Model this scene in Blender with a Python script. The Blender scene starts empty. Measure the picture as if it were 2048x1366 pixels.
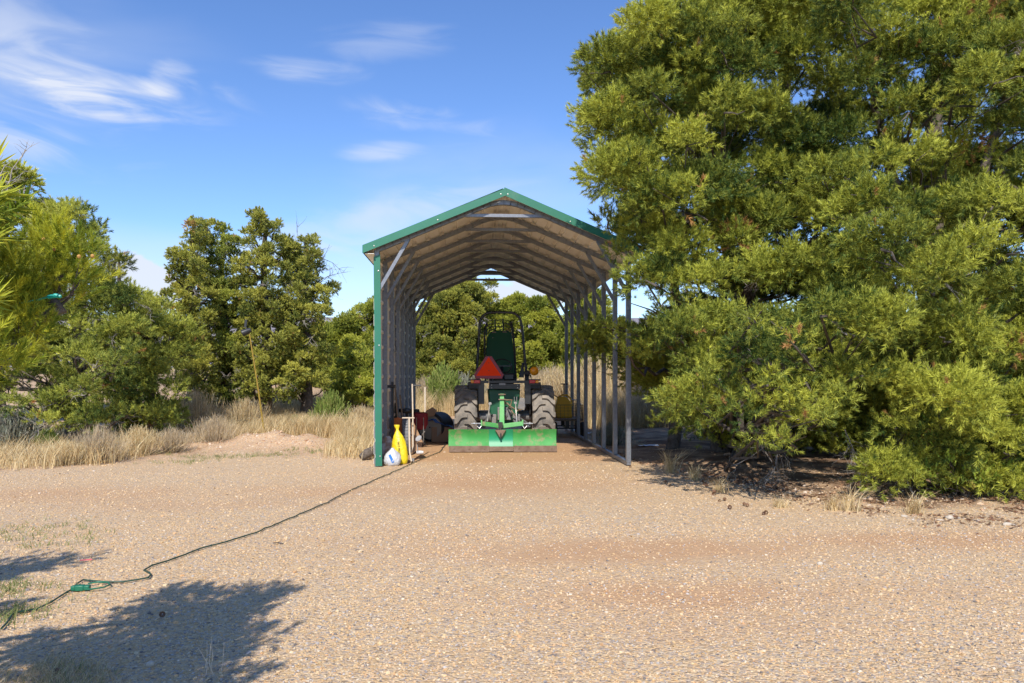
import bpy, bmesh, math, random
import numpy as np
from mathutils import Vector, Matrix
R = math.radians
random.seed(7)
rng = np.random.default_rng(7)
scn = bpy.context.scene
COL = scn.collection

# ------------------------------------------------------------------ camera
F_PX, CX, HY, CAM_H, YAW = 1500.0, 1024.0, 755.0, 1.29, R(3.17)
cd = bpy.data.cameras.new('camera'); cam = bpy.data.objects.new('camera', cd); COL.objects.link(cam)
cd.sensor_width = 36; cd.lens = F_PX / 2048 * 36; cd.shift_y = (HY - 683) / 2048
cd.clip_start = 0.05; cd.clip_end = 6000
cam.location = (0, 0, CAM_H); cam.rotation_euler = (R(90), 0, -YAW)
scn.camera = cam
# ------------------------------------------------------------------ sun and sky
SUN_EL, SUN_AZ = R(41.5), R(188)
sl = bpy.data.lights.new('sun', 'SUN'); so = bpy.data.objects.new('sun', sl); COL.objects.link(so)
sl.energy = 4.5; sl.angle = R(0.55); sl.color = (1, .935, .83)
sdir = Vector((math.sin(SUN_AZ) * math.cos(SUN_EL), math.cos(SUN_AZ) * math.cos(SUN_EL), math.sin(SUN_EL)))
so.rotation_euler = sdir.to_track_quat('Z', 'Y').to_euler(); so.location = (0, -5, 12)
w = bpy.data.worlds.new('World'); scn.world = w; w.use_nodes = True
nt = w.node_tree; N = nt.nodes; L = nt.links
bg = N['Background']; bg.inputs[1].default_value = 0.15
sky = N.new('ShaderNodeTexSky'); sky.sky_type = 'NISHITA'; sky.sun_disc = False
sky.sun_elevation = SUN_EL; sky.sun_rotation = SUN_AZ; sky.altitude = 1900
sky.air_density = 1.15; sky.dust_density = 0.4; sky.ozone_density = 4.0


def M2(op, a, b=None, tree=nt, clamp=False):
    n = tree.nodes.new('ShaderNodeMath'); n.operation = op; n.use_clamp = clamp
    for i, v in enumerate((a, b)):
        if v is None: continue
        if isinstance(v, (int, float)): n.inputs[i].default_value = v
        else: tree.links.new(v, n.inputs[i])
    return n.outputs[0]


tc = N.new('ShaderNodeTexCoord'); sx = N.new('ShaderNodeSeparateXYZ'); L.new(tc.outputs['Generated'], sx.inputs[0])
AZ = M2('ARCTAN2', sx.outputs[0], sx.outputs[1]); EL = M2('ARCSINE', sx.outputs[2])
cx = N.new('ShaderNodeCombineXYZ'); L.new(AZ, cx.inputs[0]); L.new(EL, cx.inputs[1])


def wnoise(sc, scale, detail, rough, rot=0., dist=0.):
    mp = N.new('ShaderNodeMapping'); L.new(cx.outputs[0], mp.inputs[0])
    mp.inputs['Rotation'].default_value = (0, 0, rot); mp.inputs['Scale'].default_value = sc
    n = N.new('ShaderNodeTexNoise'); n.inputs['Scale'].default_value = scale; n.inputs['Detail'].default_value = detail
    n.inputs['Roughness'].default_value = rough; n.inputs['Distortion'].default_value = dist
    L.new(mp.outputs[0], n.inputs['Vector']); return n.outputs['Fac']


n_wisp = wnoise((1, 3.6, 1), 6.5, 6, .5, R(-14), 1.5)
n_puff = wnoise((1, 1.5, 1), 16, 8, .6, 0, .3)
n_big = wnoise((1, 3, 1), 3.0, 4, .5, R(15), .5)


def azel(px, py):
    a = math.atan((px - CX) / F_PX); return a + YAW, math.atan((HY - py) / F_PX * math.cos(a))


def cloud(px, py, rx, ry, tilt, st, noise, lo, hi, pw=1.0):
    a, e = azel(px, py); ct, s_ = math.cos(tilt), math.sin(tilt)
    da = M2('SUBTRACT', AZ, a); de = M2('SUBTRACT', EL, e)
    u = M2('DIVIDE', M2('ADD', M2('MULTIPLY', da, ct), M2('MULTIPLY', de, s_)), rx / F_PX)
    v = M2('DIVIDE', M2('ADD', M2('MULTIPLY', da, -s_), M2('MULTIPLY', de, ct)), ry / F_PX)
    d = M2('SUBTRACT', 1.0, M2('ADD', M2('MULTIPLY', u, u), M2('MULTIPLY', v, v)), clamp=True)
    m = N.new('ShaderNodeMapRange'); m.inputs[1].default_value = lo + .15; m.inputs[2].default_value = hi + .45; m.interpolation_type = 'SMOOTHSTEP'
    L.new(M2('ADD', M2('MULTIPLY', M2('SUBTRACT', noise, .5), 2.6), d), m.inputs[0])
    return M2('MULTIPLY', M2('MULTIPLY', M2('POWER', d, pw), m.outputs[0]), st)


acc = None
for c in ((215, 190, 300, 72, R(2), .78, n_wisp, .15, 1.0, 1.3), (60, 150, 260, 150, R(-25), .55, n_wisp, .15, 1.05), (340, 165, 90, 60, R(35), .45, n_wisp, .2, .95),
          (0, 290, 190, 55, R(8), .5, n_wisp, .15, 1.0), (610, 138, 170, 32, 0, .8, n_wisp, .05, .95, 1.8),
          (850, 240, 200, 50, R(-6), .6, n_wisp, .1, 1.0, 1.5), (760, 303, 120, 30, R(4), .55, n_wisp, .1, .95, 1.6),
          (770, 85, 200, 45, R(6), .28, n_wisp, .1, .95), (720, 450, 430, 70, R(14), .5, n_wisp, -.1, .9, 1.0),
          (0, 80, 430, 200, 0, .3, n_big, .1, 1.0), (1000, 380, 600, 160, R(8), .22, n_big, .0, .9),
          (285, 565, 95, 60, R(-12), 1.0, n_puff, .1, .2, .35), (1060, 592, 130, 52, R(6), 1.0, n_puff, .1, .2, .35), (500, 560, 1500, 110, 0, .35, n_big, -.2, .6, .8),
          (-500, 300, 300, 80, R(10), .6, n_wisp, .3, .9), (2500, 200, 400, 90, R(-8), .6, n_wisp, .3, .9)):
    o = cloud(*c); acc = o if acc is None else M2('ADD', acc, o)
acc = M2('MINIMUM', acc, .93)
hs = N.new('ShaderNodeHueSaturation'); hs.inputs['Saturation'].default_value = 1.12; hs.inputs['Hue'].default_value = .508; hs.inputs['Value'].default_value = 1.14; L.new(sky.outputs[0], hs.inputs['Color'])
mx = N.new('ShaderNodeMixRGB'); L.new(acc, mx.inputs[0]); L.new(hs.outputs[0], mx.inputs[1]); mx.inputs[2].default_value = (4.5, 4.8, 5.5, 1)
L.new(mx.outputs[0], bg.inputs[0])
# ------------------------------------------------------------------ exposure
vs = scn.view_settings; vs.view_transform = 'Standard'; vs.look = 'None'; vs.gamma = 1; vs.use_curve_mapping = False; vs.exposure = 0.25
cy = scn.cycles; cy.max_bounces = 6; cy.diffuse_bounces = 4; cy.glossy_bounces = 2; cy.transmission_bounces = 3; cy.transparent_max_bounces = 4
cy.use_denoising = True; cy.denoiser = 'OPENIMAGEDENOISE'; cy.denoising_input_passes = 'RGB_ALBEDO_NORMAL'; cy.denoising_prefilter = 'NONE'; cy.caustics_reflective = False; cy.caustics_refractive = False

# ------------------------------------------------------------------ helpers
def PY(px, py, Y):
    """point where the sight line of a photograph pixel meets the plane Y"""
    a = (px - CX) / F_PX; b = (HY - py) / F_PX
    t = Y / (math.cos(YAW) - a * math.sin(YAW))
    return Vector((t * (math.sin(YAW) + a * math.cos(YAW)), Y, CAM_H + t * b))


def GP(px, py, z=0.0):
    b = (HY - py) / F_PX; d = (z - CAM_H) / b; a = (px - CX) / F_PX
    return Vector((d * (math.sin(YAW) + a * math.cos(YAW)), d * (math.cos(YAW) - a * math.sin(YAW)), z))


def sstep(a, b, x): t = np.clip((x - a) / (b - a), 0, 1); return t * t * (3 - 2 * t)


def vnoise(x, y, s, seed=0):
    x = np.asarray(x, float) / s; y = np.asarray(y, float) / s
    xi = np.floor(x).astype(np.int64); yi = np.floor(y).astype(np.int64); fx = x - xi; fy = y - yi
    fx = fx * fx * (3 - 2 * fx); fy = fy * fy * (3 - 2 * fy)
    def h(i, j):
        n = (i * 374761393 + j * 668265263 + seed * 1442695041) & 0x7fffffff
        n = ((n ^ (n >> 13)) * 1274126177) & 0x7fffffff
        return ((n ^ (n >> 16)) & 0xffff) / 65535.
    return (h(xi, yi) * (1 - fx) + h(xi + 1, yi) * fx) * (1 - fy) + (h(xi, yi + 1) * (1 - fx) + h(xi + 1, yi + 1) * fx) * fy


MOUND = GP(535, 893)


def HZ(x, y):
    x = np.asarray(x, float); y = np.asarray(y, float)
    d0 = 19.5 - 4.5 * sstep(-2.0, -5.0, x) - 3.5 * sstep(3.5, 6, x)
    h = .95 * sstep(0, 16, y - d0) + 2.2 * sstep(40, 160, y)
    e = ((x - MOUND.x) / 1.35) ** 2 + ((y - MOUND.y) / .8) ** 2 + .5 * (vnoise(x, y, .3, 8) - .5)
    h = h + (.23 + .10 * (vnoise(x, y, .22, 18) - .5)) * np.exp(-e * 1.3)
    e2 = ((x - MOUND.x - 1.6) / 1.1) ** 2 + ((y - MOUND.y + .3) / .6) ** 2
    h = h + .10 * np.exp(-e2)
    flat = sstep(1.9, 3.0, np.abs(x - .48) + 0 * y)
    flat = np.maximum(flat, sstep(18.5, 20, y))
    amp = .05 * sstep(11, 16, y) * flat
    h = h + amp * (vnoise(x, y, 1.3, 1) + .5 * vnoise(x, y, .45, 2) - .75) + .022 * (vnoise(x, y, 2.3, 17) - .5)
    und = sstep(3.2, 4.2, x) * sstep(7.3, 8.4, y) * sstep(17, 13, y)
    h = h + und * (.05 + .07 * (vnoise(x, y, .7, 5) - .5))
    return h


def hz(x, y): return float(HZ(x, y))


def GT(px, py):
    p = GP(px, py)
    for _ in range(4): p = GP(px, py, hz(p.x, p.y))
    return p


def tag(o, label=None, cat=None, group=None, kind=None):
    if label: o['label'] = label
    if cat: o['category'] = cat
    if group: o['group'] = group
    if kind: o['kind'] = kind
    return o


def thing(name, loc, label, cat, group=None):
    o = bpy.data.objects.new(name, None); COL.objects.link(o); o.location = loc; o.empty_display_size = .1
    return tag(o, label, cat, group)


def link(name, me, parent=None):
    """mesh given in world coordinates; under a parent it is moved into the parent's frame"""
    o = bpy.data.objects.new(name, me); COL.objects.link(o)
    if parent is not None:
        base = WORLD_AT.get(parent.name)
        if base is None: base = Vector(parent.location)
        me.transform(Matrix.Translation(-base)); o.parent = parent
        WORLD_AT[o.name] = base
    else:
        WORLD_AT[o.name] = Vector((0, 0, 0))
    return o


WORLD_AT = {}


class MB:
    def __init__(s): s.v = []; s.f = []; s.m = []

    def add(s, vs_, fs, mi=0):
        b = len(s.v); s.v += [tuple(v) for v in vs_]; s.f += [tuple(i + b for i in f) for f in fs]; s.m += [mi] * len(fs); return s

    def box(s, c, size, rot=None, mi=0, taper=1.0):
        hx, hy, hz_ = (k / 2 for k in size); c = Vector(c)
        vs_ = [Vector((x * (taper if z > 0 else 1), y * (taper if z > 0 else 1), z)) for x in (-hx, hx) for y in (-hy, hy) for z in (-hz_, hz_)]
        if rot is not None: vs_ = [rot @ v for v in vs_]
        return s.add([v + c for v in vs_], [(0, 1, 3, 2), (4, 6, 7, 5), (0, 4, 5, 1), (2, 3, 7, 6), (0, 2, 6, 4), (1, 5, 7, 3)], mi)

    def beam(s, a, b, wd, ht=None, up=(0, 0, 1), mi=0):
        a = Vector(a); b = Vector(b); z = (b - a); ln = z.length; z.normalize(); ht = ht or wd
        x = Vector(up).cross(z)
        if x.length < 1e-4: x = Vector((1, 0, 0))
        x.normalize(); y = z.cross(x)
        return s.box((a + b) / 2, (wd, ht, ln), Matrix((x, y, z)).transposed(), mi)

    def tube(s, path, rad, n=8, mi=0, cap=True, flat=1.0):
        P = [Vector(p) for p in path]; k = len(P)
        if not hasattr(rad, '__len__'): rad = [rad] * k
        ref = None; rings = []
        for i in range(k):
            t = (P[min(i + 1, k - 1)] - P[max(i - 1, 0)]).normalized()
            if ref is None: ref = t.orthogonal().normalized()
            u = (ref - t * ref.dot(t))
            u = u.normalized() if u.length > 1e-6 else t.orthogonal().normalized()
            ref = u; v = t.cross(u)
            rings += [P[i] + (u * math.cos(2 * math.pi * j / n) + v * math.sin(2 * math.pi * j / n) * flat) * rad[i] for j in range(n)]
        fs = [(i * n + j, i * n + (j + 1) % n, (i + 1) * n + (j + 1) % n, (i + 1) * n + j) for i in range(k - 1) for j in range(n)]
        if cap: fs += [tuple(range(n))[::-1], tuple(range((k - 1) * n, k * n))]
        return s.add(rings, fs, mi)

    def lathe(s, prof, c, axis=(0, 0, 1), n=24, mi=0, sx=1., sy=1.):
        """prof: (radius, height) pairs along axis"""
        z = Vector(axis).normalized(); x = z.orthogonal().normalized(); y = z.cross(x); c = Vector(c); vs_ = []
        for r, h in prof:
            for j in range(n):
                a = 2 * math.pi * j / n; vs_.append(c + z * h + x * math.cos(a) * r * sx + y * math.sin(a) * r * sy)
        k = len(prof)
        fs = [(i * n + j, i * n + (j + 1) % n, (i + 1) * n + (j + 1) % n, (i + 1) * n + j) for i in range(k - 1) for j in range(n)]
        if prof[0][0] > 1e-5: fs.append(tuple(range(n))[::-1])
        if prof[-1][0] > 1e-5: fs.append(tuple(range((k - 1) * n, k * n)))
        return s.add(vs_, fs, mi)

    def prism(s, pts, off, mi=0):
        k = len(pts); off = Vector(off)
        return s.add([Vector(p) for p in pts] + [Vector(p) + off for p in pts],
                     [tuple(range(k))[::-1], tuple(range(k, 2 * k))] + [(i, (i + 1) % k, k + (i + 1) % k, k + i) for i in range(k)], mi)

    def build(s, name, mats, parent=None, smooth=35, bevel=0.):
        me = bpy.data.meshes.new(name); me.from_pydata(s.v, [], s.f)
        for m in (mats if isinstance(mats, (list, tuple)) else [mats]): me.materials.append(m)
        if len(me.materials) > 1: me.polygons.foreach_set('material_index', s.m)
        bm = bmesh.new(); bm.from_mesh(me); bmesh.ops.recalc_face_normals(bm, faces=bm.faces); bm.to_mesh(me); bm.free()
        if smooth:
            me.shade_smooth(); me.set_sharp_from_angle(angle=R(smooth))
        o = link(name, me, parent)
        if bevel:
            b = o.modifiers.new('bevel', 'BEVEL'); b.width = bevel; b.segments = 2; b.limit_method = 'ANGLE'; b.angle_limit = R(40)
        return o


# ------------------------------------------------------------------ materials
def mat(name, col, rough=.6, metal=0., col2=None, nscale=6., amt=.5, bump=0., bscale=40., spec=.5, col3=None, c3=(.62, .7), c3s=3., trans=None, det=6):
    m = bpy.data.materials.new(name); m.use_nodes = True; t = m.node_tree; b = t.nodes['Principled BSDF']
    b.inputs['Roughness'].default_value = rough; b.inputs['Metallic'].default_value = metal; b.inputs['Specular IOR Level'].default_value = spec
    geo = t.nodes.new('ShaderNodeTexCoord')
    out = None
    if col2 is not None:
        n = t.nodes.new('ShaderNodeTexNoise'); n.inputs['Scale'].default_value = nscale; n.inputs['Detail'].default_value = det
        t.links.new(geo.outputs['Object'], n.inputs['Vector'])
        r = t.nodes.new('ShaderNodeMapRange'); r.inputs[1].default_value = .5 - amt / 2; r.inputs[2].default_value = .5 + amt / 2
        t.links.new(n.outputs['Fac'], r.inputs[0])
        mxn = t.nodes.new('ShaderNodeMixRGB'); mxn.inputs[1].default_value = (*col, 1); mxn.inputs[2].default_value = (*col2, 1)
        t.links.new(r.outputs[0], mxn.inputs[0]); out = mxn.outputs[0]
        if col3 is not None:
            n3 = t.nodes.new('ShaderNodeTexNoise'); n3.inputs['Scale'].default_value = c3s; n3.inputs['Detail'].default_value = 8; n3.inputs['Roughness'].default_value = .65
            t.links.new(geo.outputs['Object'], n3.inputs['Vector'])
            r3 = t.nodes.new('ShaderNodeMapRange'); r3.inputs[1].default_value = c3[0]; r3.inputs[2].default_value = c3[1]; t.links.new(n3.outputs['Fac'], r3.inputs[0])
            m3 = t.nodes.new('ShaderNodeMixRGB'); m3.inputs[2].default_value = (*col3, 1); t.links.new(r3.outputs[0], m3.inputs[0]); t.links.new(out, m3.inputs[1]); out = m3.outputs[0]
        t.links.new(out, b.inputs['Base Color'])
    else:
        b.inputs['Base Color'].default_value = (*col, 1)
    if bump:
        nb = t.nodes.new('ShaderNodeTexNoise'); nb.inputs['Scale'].default_value = bscale; nb.inputs['Detail'].default_value = 6
        t.links.new(geo.outputs['Object'], nb.inputs['Vector'])
        bp = t.nodes.new('ShaderNodeBump'); bp.inputs['Strength'].default_value = bump; bp.inputs['Distance'].default_value = .02
        t.links.new(nb.outputs['Fac'], bp.inputs['Height']); t.links.new(bp.outputs[0], b.inputs['Normal'])
    return m


def leafmat(name, ca, cb, cc=None, trans=.35, rough=.55, spec=.25):
    """per-spray tone in attribute 'tone': 0..1 mixes ca->cb, above 1 goes to cc"""
    m = bpy.data.materials.new(name); m.use_nodes = True; t = m.node_tree; b = t.nodes['Principled BSDF']; out = t.nodes['Material Output']
    at = t.nodes.new('ShaderNodeAttribute'); at.attribute_name = 'tone'
    cr = t.nodes.new('ShaderNodeValToRGB'); e = cr.color_ramp.elements
    e[0].position = 0; e[0].color = (*ca, 1); e[1].position = .9; e[1].color = (*cb, 1)
    x = e.new(.97); x.color = (*(cc or cb), 1)
    t.links.new(at.outputs['Fac'], cr.inputs[0]); t.links.new(cr.outputs[0], b.inputs['Base Color'])
    b.inputs['Roughness'].default_value = rough; b.inputs['Specular IOR Level'].default_value = spec
    tr = t.nodes.new('ShaderNodeBsdfTranslucent'); t.links.new(cr.outputs[0], tr.inputs[0])
    ms = t.nodes.new('ShaderNodeMixShader'); ms.inputs[0].default_value = trans
    t.links.new(b.outputs[0], ms.inputs[1]); t.links.new(tr.outputs[0], ms.inputs[2]); t.links.new(ms.outputs[0], out.inputs[0])
    return m


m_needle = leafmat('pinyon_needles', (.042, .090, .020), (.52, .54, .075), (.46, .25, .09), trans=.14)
m_needle_bg = leafmat('pinyon_needles_far', (.080, .125, .030), (.62, .59, .11), (.46, .31, .10), trans=.17)
m_needle_cool = leafmat('pinyon_needles_cool', (.065, .120, .030), (.52, .54, .09), (.56, .27, .10), trans=.17)
m_needle_near = leafmat('pinyon_needles_close', (.15, .23, .024), (.66, .65, .06), (.80, .48, .08), trans=.25)
m_juniper = leafmat('juniper_scales', (.15, .21, .036), (.64, .64, .10), (.50, .38, .14), trans=.22)
m_juniper_b = leafmat('juniper_scales_green', (.12, .24, .035), (.50, .60, .09), (.46, .40, .09), trans=.22)
m_bark = mat('pinyon_bark', (.075, .058, .045), .9, col2=(.17, .14, .115), nscale=14, amt=.4, bump=1., bscale=30)
m_limb = mat('limb_bark', (.07, .055, .045), .9, col2=(.14, .12, .10), nscale=20, amt=.4, bump=.6, bscale=40)
m_dead = mat('dead_wood', (.26, .23, .205), .85, col2=(.42, .385, .35), nscale=25, amt=.5)
m_galv = mat('galvanised_steel', (.25, .26, .29), .40, .5, col2=(.17, .18, .21), nscale=30, amt=.5, bump=.05, bscale=60)
m_green = mat('green_trim_paint', (.014, .140, .086), .45, col2=(.022, .170, .104), nscale=3, amt=.6, col3=(.10, .20, .14), c3=(.58, .8), c3s=2.2, bump=.03, bscale=25)
m_tan = mat('tan_steel_panel', (.90, .86, .77), .5, col2=(.80, .76, .68), nscale=4, amt=.7, bump=.05, bscale=12)
m_white_steel = mat('white_steel_panel', (.62, .60, .55), .5, col2=(.55, .53, .48), nscale=3, amt=.7)
m_black = mat('black_paint', (.018, .020, .024), .38, col2=(.035, .035, .036), nscale=9, amt=.5)
m_blackdusty = mat('dusty_black', (.016, .018, .021), .6, col2=(.04, .038, .035), nscale=7, amt=.5)
m_tyre = mat('tyre_rubber', (.15, .14, .13), .85, col2=(.33, .285, .235), nscale=7, amt=.45, bump=.3, bscale=60)
m_tyre_b = mat('trolley_rubber', (.025, .025, .026), .85, col2=(.07, .065, .06), nscale=9, amt=.5)
m_jd = mat('implement_green', (.020, .27, .045), .66, col2=(.085, .36, .10), nscale=4, amt=.5, bump=.08, bscale=30, col3=(.30, .24, .14), c3=(.52, .70), c3s=7)
m_jdc = mat('implement_green_deep', (.012, .27, .125), .4, col2=(.02, .32, .15), nscale=5, amt=.6, col3=(.30, .20, .12), c3=(.66, .70), c3s=6)
m_jdl = mat('implement_green_faded', (.12, .44, .13), .5, col2=(.22, .52, .22), nscale=9, amt=.6, col3=(.03, .38, .28), c3=(.6, .66), c3s=6)
m_rust = mat('worn_steel_edge', (.16, .10, .07), .7, .2, col2=(.26, .19, .145), nscale=12, amt=.5, bump=.3, bscale=40)
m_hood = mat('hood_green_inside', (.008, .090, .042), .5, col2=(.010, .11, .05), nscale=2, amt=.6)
m_steel = mat('bare_steel', (.55, .54, .52), .35, .7, col2=(.35, .33, .31), nscale=20, amt=.5)
m_cast = mat('dirty_casting', (.16, .17, .20), .6, .3, col2=(.30, .27, .23), nscale=10, amt=.5, bump=.3)
m_orange = mat('fluorescent_orange', (.95, .062, .012), .7, spec=.1)
m_smvred = mat('reflective_dark_red', (.26, .022, .045), .45, col2=(.30, .03, .06), nscale=80, amt=.3)
m_amber = mat('amber_lens', (.92, .34, .015), .25)
m_redlens = mat('red_lens', (.62, .02, .03), .25)
m_yellow = mat('yellow_poly_bag', (.84, .68, .02), .36, col2=(.66, .50, .015), nscale=12, amt=.4, bump=1., bscale=14)
m_whitebag = mat('white_plastic_bag', (.66, .67, .70), .4, col2=(.50, .52, .56), nscale=14, amt=.5, bump=1., bscale=18)
m_blue = mat('blue_print', (.03, .20, .62), .4)
m_bluetarp = mat('blue_tarp', (.035, .11, .33), .55, col2=(.05, .16, .42), nscale=8, amt=.5, bump=.6, bscale=12)
m_card = mat('cardboard', (.36, .21, .115), .85, col2=(.42, .26, .15), nscale=6, amt=.6, bump=.1)
m_red = mat('maroon_canvas', (.22, .018, .028), .8, col2=(.30, .03, .04), nscale=10, amt=.5, bump=.6, bscale=20)
m_handle = mat('pale_wood_handle', (.62, .53, .42), .6, col2=(.52, .42, .31), nscale=30, amt=.5)
m_wood = mat('old_timber', (.30, .21, .13), .85, col2=(.19, .135, .09), nscale=12, amt=.5, bump=.4)
m_yel_pole = mat('yellow_pole', (.36, .25, .03), .5, col2=(.24, .15, .03), nscale=12, amt=.5)
m_ycan = mat('yellow_plastic', (.78, .42, .01), .45)
m_cord = mat('green_cord', (.018, .060, .040), .5)
m_cord_l = mat('green_connector', (.012, .15, .085), .45)
m_teal = mat('teal_plastic', (.01, .42, .36), .4)
m_rock = mat('pale_stone', (.62, .54, .44), .85, col2=(.48, .40, .31), nscale=18, amt=.5, bump=.4)
m_cone = mat('pine_cone', (.16, .08, .045), .85, col2=(.26, .14, .08), nscale=30, amt=.5)
m_conefresh = mat('fresh_cone', (.58, .32, .09), .7, col2=(.40, .22, .07), nscale=300, amt=.5)
m_grey = mat('grey_plastic', (.30, .30, .31), .5)
m_text = mat('black_print', (.02, .02, .02), .6)
m_orangep = mat('orange_plastic', (.55, .14, .02), .5)


def attrmat(name, rough=.9, trans=0., bump=0.):
    m = bpy.data.materials.new(name); m.use_nodes = True; t = m.node_tree; b = t.nodes['Principled BSDF']
    at = t.nodes.new('ShaderNodeAttribute'); at.attribute_name = 'col'
    b.inputs['Roughness'].default_value = rough; b.inputs['Specular IOR Level'].default_value = .2
    t.links.new(at.outputs['Color'], b.inputs['Base Color'])
    if trans:
        tr = t.nodes.new('ShaderNodeBsdfTranslucent'); t.links.new(at.outputs['Color'], tr.inputs[0])
        ms = t.nodes.new('ShaderNodeMixShader'); ms.inputs[0].default_value = trans
        t.links.new(b.outputs[0], ms.inputs[1]); t.links.new(tr.outputs[0], ms.inputs[2]); t.links.new(ms.outputs[0], t.nodes['Material Output'].inputs[0])
    return m


m_pebble = attrmat('pebble_stone', .85)
m_straw = attrmat('dry_straw', .8, .3)


# ------------------------------------------------------------------ numpy meshes
def tri_mesh(name, V, mats, parent=None, tone=None, col=None, quads=False):
    """V: (n,3,3) triangles or (n,4,3) quads in world coordinates"""
    k = V.shape[1]; n = V.shape[0]
    if parent is not None:
        base = WORLD_AT.get(parent.name)
        if base is None: base = Vector(parent.location)
        V = V - np.array(base)[None, None, :]
    me = bpy.data.meshes.new(name)
    me.vertices.add(n * k); me.vertices.foreach_set('co', np.ascontiguousarray(V, np.float32).ravel())
    me.loops.add(n * k); me.loops.foreach_set('vertex_index', np.arange(n * k, dtype=np.int32))
    me.polygons.add(n); me.polygons.foreach_set('loop_start', np.arange(0, n * k, k, dtype=np.int32))
    me.polygons.foreach_set('loop_total', np.full(n, k, np.int32))
    for m in (mats if isinstance(mats, (list, tuple)) else [mats]): me.materials.append(m)
    if tone is not None:
        a = me.attributes.new('tone', 'FLOAT', 'FACE'); a.data.foreach_set('value', np.asarray(tone, np.float32))
    if col is not None:
        a = me.attributes.new('col', 'FLOAT_COLOR', 'FACE'); c = np.ones((n, 4), np.float32); c[:, :3] = col; a.data.foreach_set('color', c.ravel())
    me.update(calc_edges=True)
    o = bpy.data.objects.new(name, me); COL.objects.link(o)
    if parent is not None: o.parent = parent
    return o


def unit(v): return v / np.maximum(np.linalg.norm(v, axis=-1, keepdims=True), 1e-9)


def frames(d, g=rng):
    d = unit(d); r = g.normal(size=d.shape); x = unit(np.cross(d, r)); y = np.cross(d, x)
    return np.stack([x, y, d], axis=-1)          # columns


def t_needles(K, nl, nw, a0=.35, a1=1.15, seed=0, lo=.0, wide=None):
    g = np.random.default_rng(seed); T = np.zeros((K, 3, 3))
    t = lo + (1 - lo) * g.random(K) ** .7
    ph = g.random(K) * 2 * math.pi; th = a1 + (a0 - a1) * t + g.normal(size=K) * .12
    d = np.stack([np.sin(th) * np.cos(ph), np.sin(th) * np.sin(ph), np.cos(th)], -1)
    b = np.stack([0 * t, 0 * t, t], -1); s = unit(np.cross(d, g.normal(size=(K, 3))))
    ln = nl * (.75 + .5 * g.random(K))[:, None]
    T[:, 0] = b + s * nw / 2; T[:, 1] = b - s * nw / 2; T[:, 2] = b + d * ln
    return T


T_PIN = [t_needles(38, .46, .070, .45, 1.3, seed=i) for i in range(4)]
T_NEAR = [t_needles(100, .27, .024, .35, 1.1, seed=20 + i) for i in range(4)]
T_FAR = [t_needles(20, .55, .17, .45, 1.3, seed=40 + i) for i in range(4)]
T_JUN = [t_needles(20, .34, .17, .2, .8, seed=60 + i, lo=.1) for i in range(4)]


def sprays(pos, dr, sc, tone, T, g=rng):
    """returns (n*K,3,3), tone per triangle"""
    out = []; to = []
    pick = g.integers(0, len(T), len(pos))
    for i, t in enumerate(T):
        q = pick == i
        if not q.any(): continue
        Rm = frames(dr[q], g)
        V = np.einsum('nij,kvj->nkvi', Rm, t) * sc[q][:, None, None, None] + pos[q][:, None, None, :]
        out.append(V.reshape(-1, 3, 3)); tt_ = np.repeat(tone[q], t.shape[0]); to.append(np.where(tt_ < .93, np.clip(tt_ + g.normal(size=len(tt_)) * .16, 0, .9), tt_))
    return np.concatenate(out), np.concatenate(to)


def clump_sprays(clumps, dens, slen, g, center=None, lobe=.42, nl=10, flat=.72, dead=.006, upb=.28, tonevar=.30, zmin=.0, rel=.0):
    P = []; D = []; S = []; Tn = []
    for (x, y, z, r) in clumps:
        c = np.array((x, y, z)); n_l = max(3, int(nl * (r / .5) ** 1.3)); ct = .45 + g.normal() * tonevar * .6
        lo = unit(g.normal(size=(n_l, 3))); lo[:, 2] = np.where(lo[:, 2] < -.35, -lo[:, 2], lo[:, 2])
        lc = c + lo * np.array((1, 1, flat)) * r * (.45 + .4 * g.random((n_l, 1)))
        lr = r * lobe * (.7 + .6 * g.random(n_l))
        for k in range(n_l):
            n = max(4, int(dens * lr[k] ** 2 * 12.6))
            u = unit(g.normal(size=(n, 3))); u[:, 2] = np.where((u[:, 2] < -.2) & (g.random(n) < .6), -u[:, 2], u[:, 2])
            p = lc[k] + u * lr[k] * (.35 + .65 * g.random((n, 1)) ** .6)
            out = unit(p - c)
            d = u * .8 + out * .45 + np.array((0, 0, upb)) + g.normal(size=(n, 3)) * .42
            lt = ct + g.normal() * tonevar * .5
            P.append(p); D.append(d); S.append(slen * (.7 + .6 * g.random(n)))
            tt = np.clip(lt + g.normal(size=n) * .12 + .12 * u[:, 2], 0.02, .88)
            if g.random() < dead: tt[:] = 1.0
            tt = np.where(g.random(n) < dead * .6, 1.0, tt); Tn.append(tt)
    P = np.concatenate(P); D = np.concatenate(D); S = np.concatenate(S); Tn = np.concatenate(Tn)
    k = P[:, 2] > HZ(P[:, 0], P[:, 1]) + .06
    return P[k], D[k], S[k], Tn[k]


def inpoly(px, py, poly):
    c = False; n = len(poly)
    for i in range(n):
        x1, y1 = poly[i]; x2, y2 = poly[(i + 1) % n]
        if (y1 > py) != (y2 > py) and px < (x2 - x1) * (py - y1) / (y2 - y1) + x1: c = not c
    return c


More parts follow.
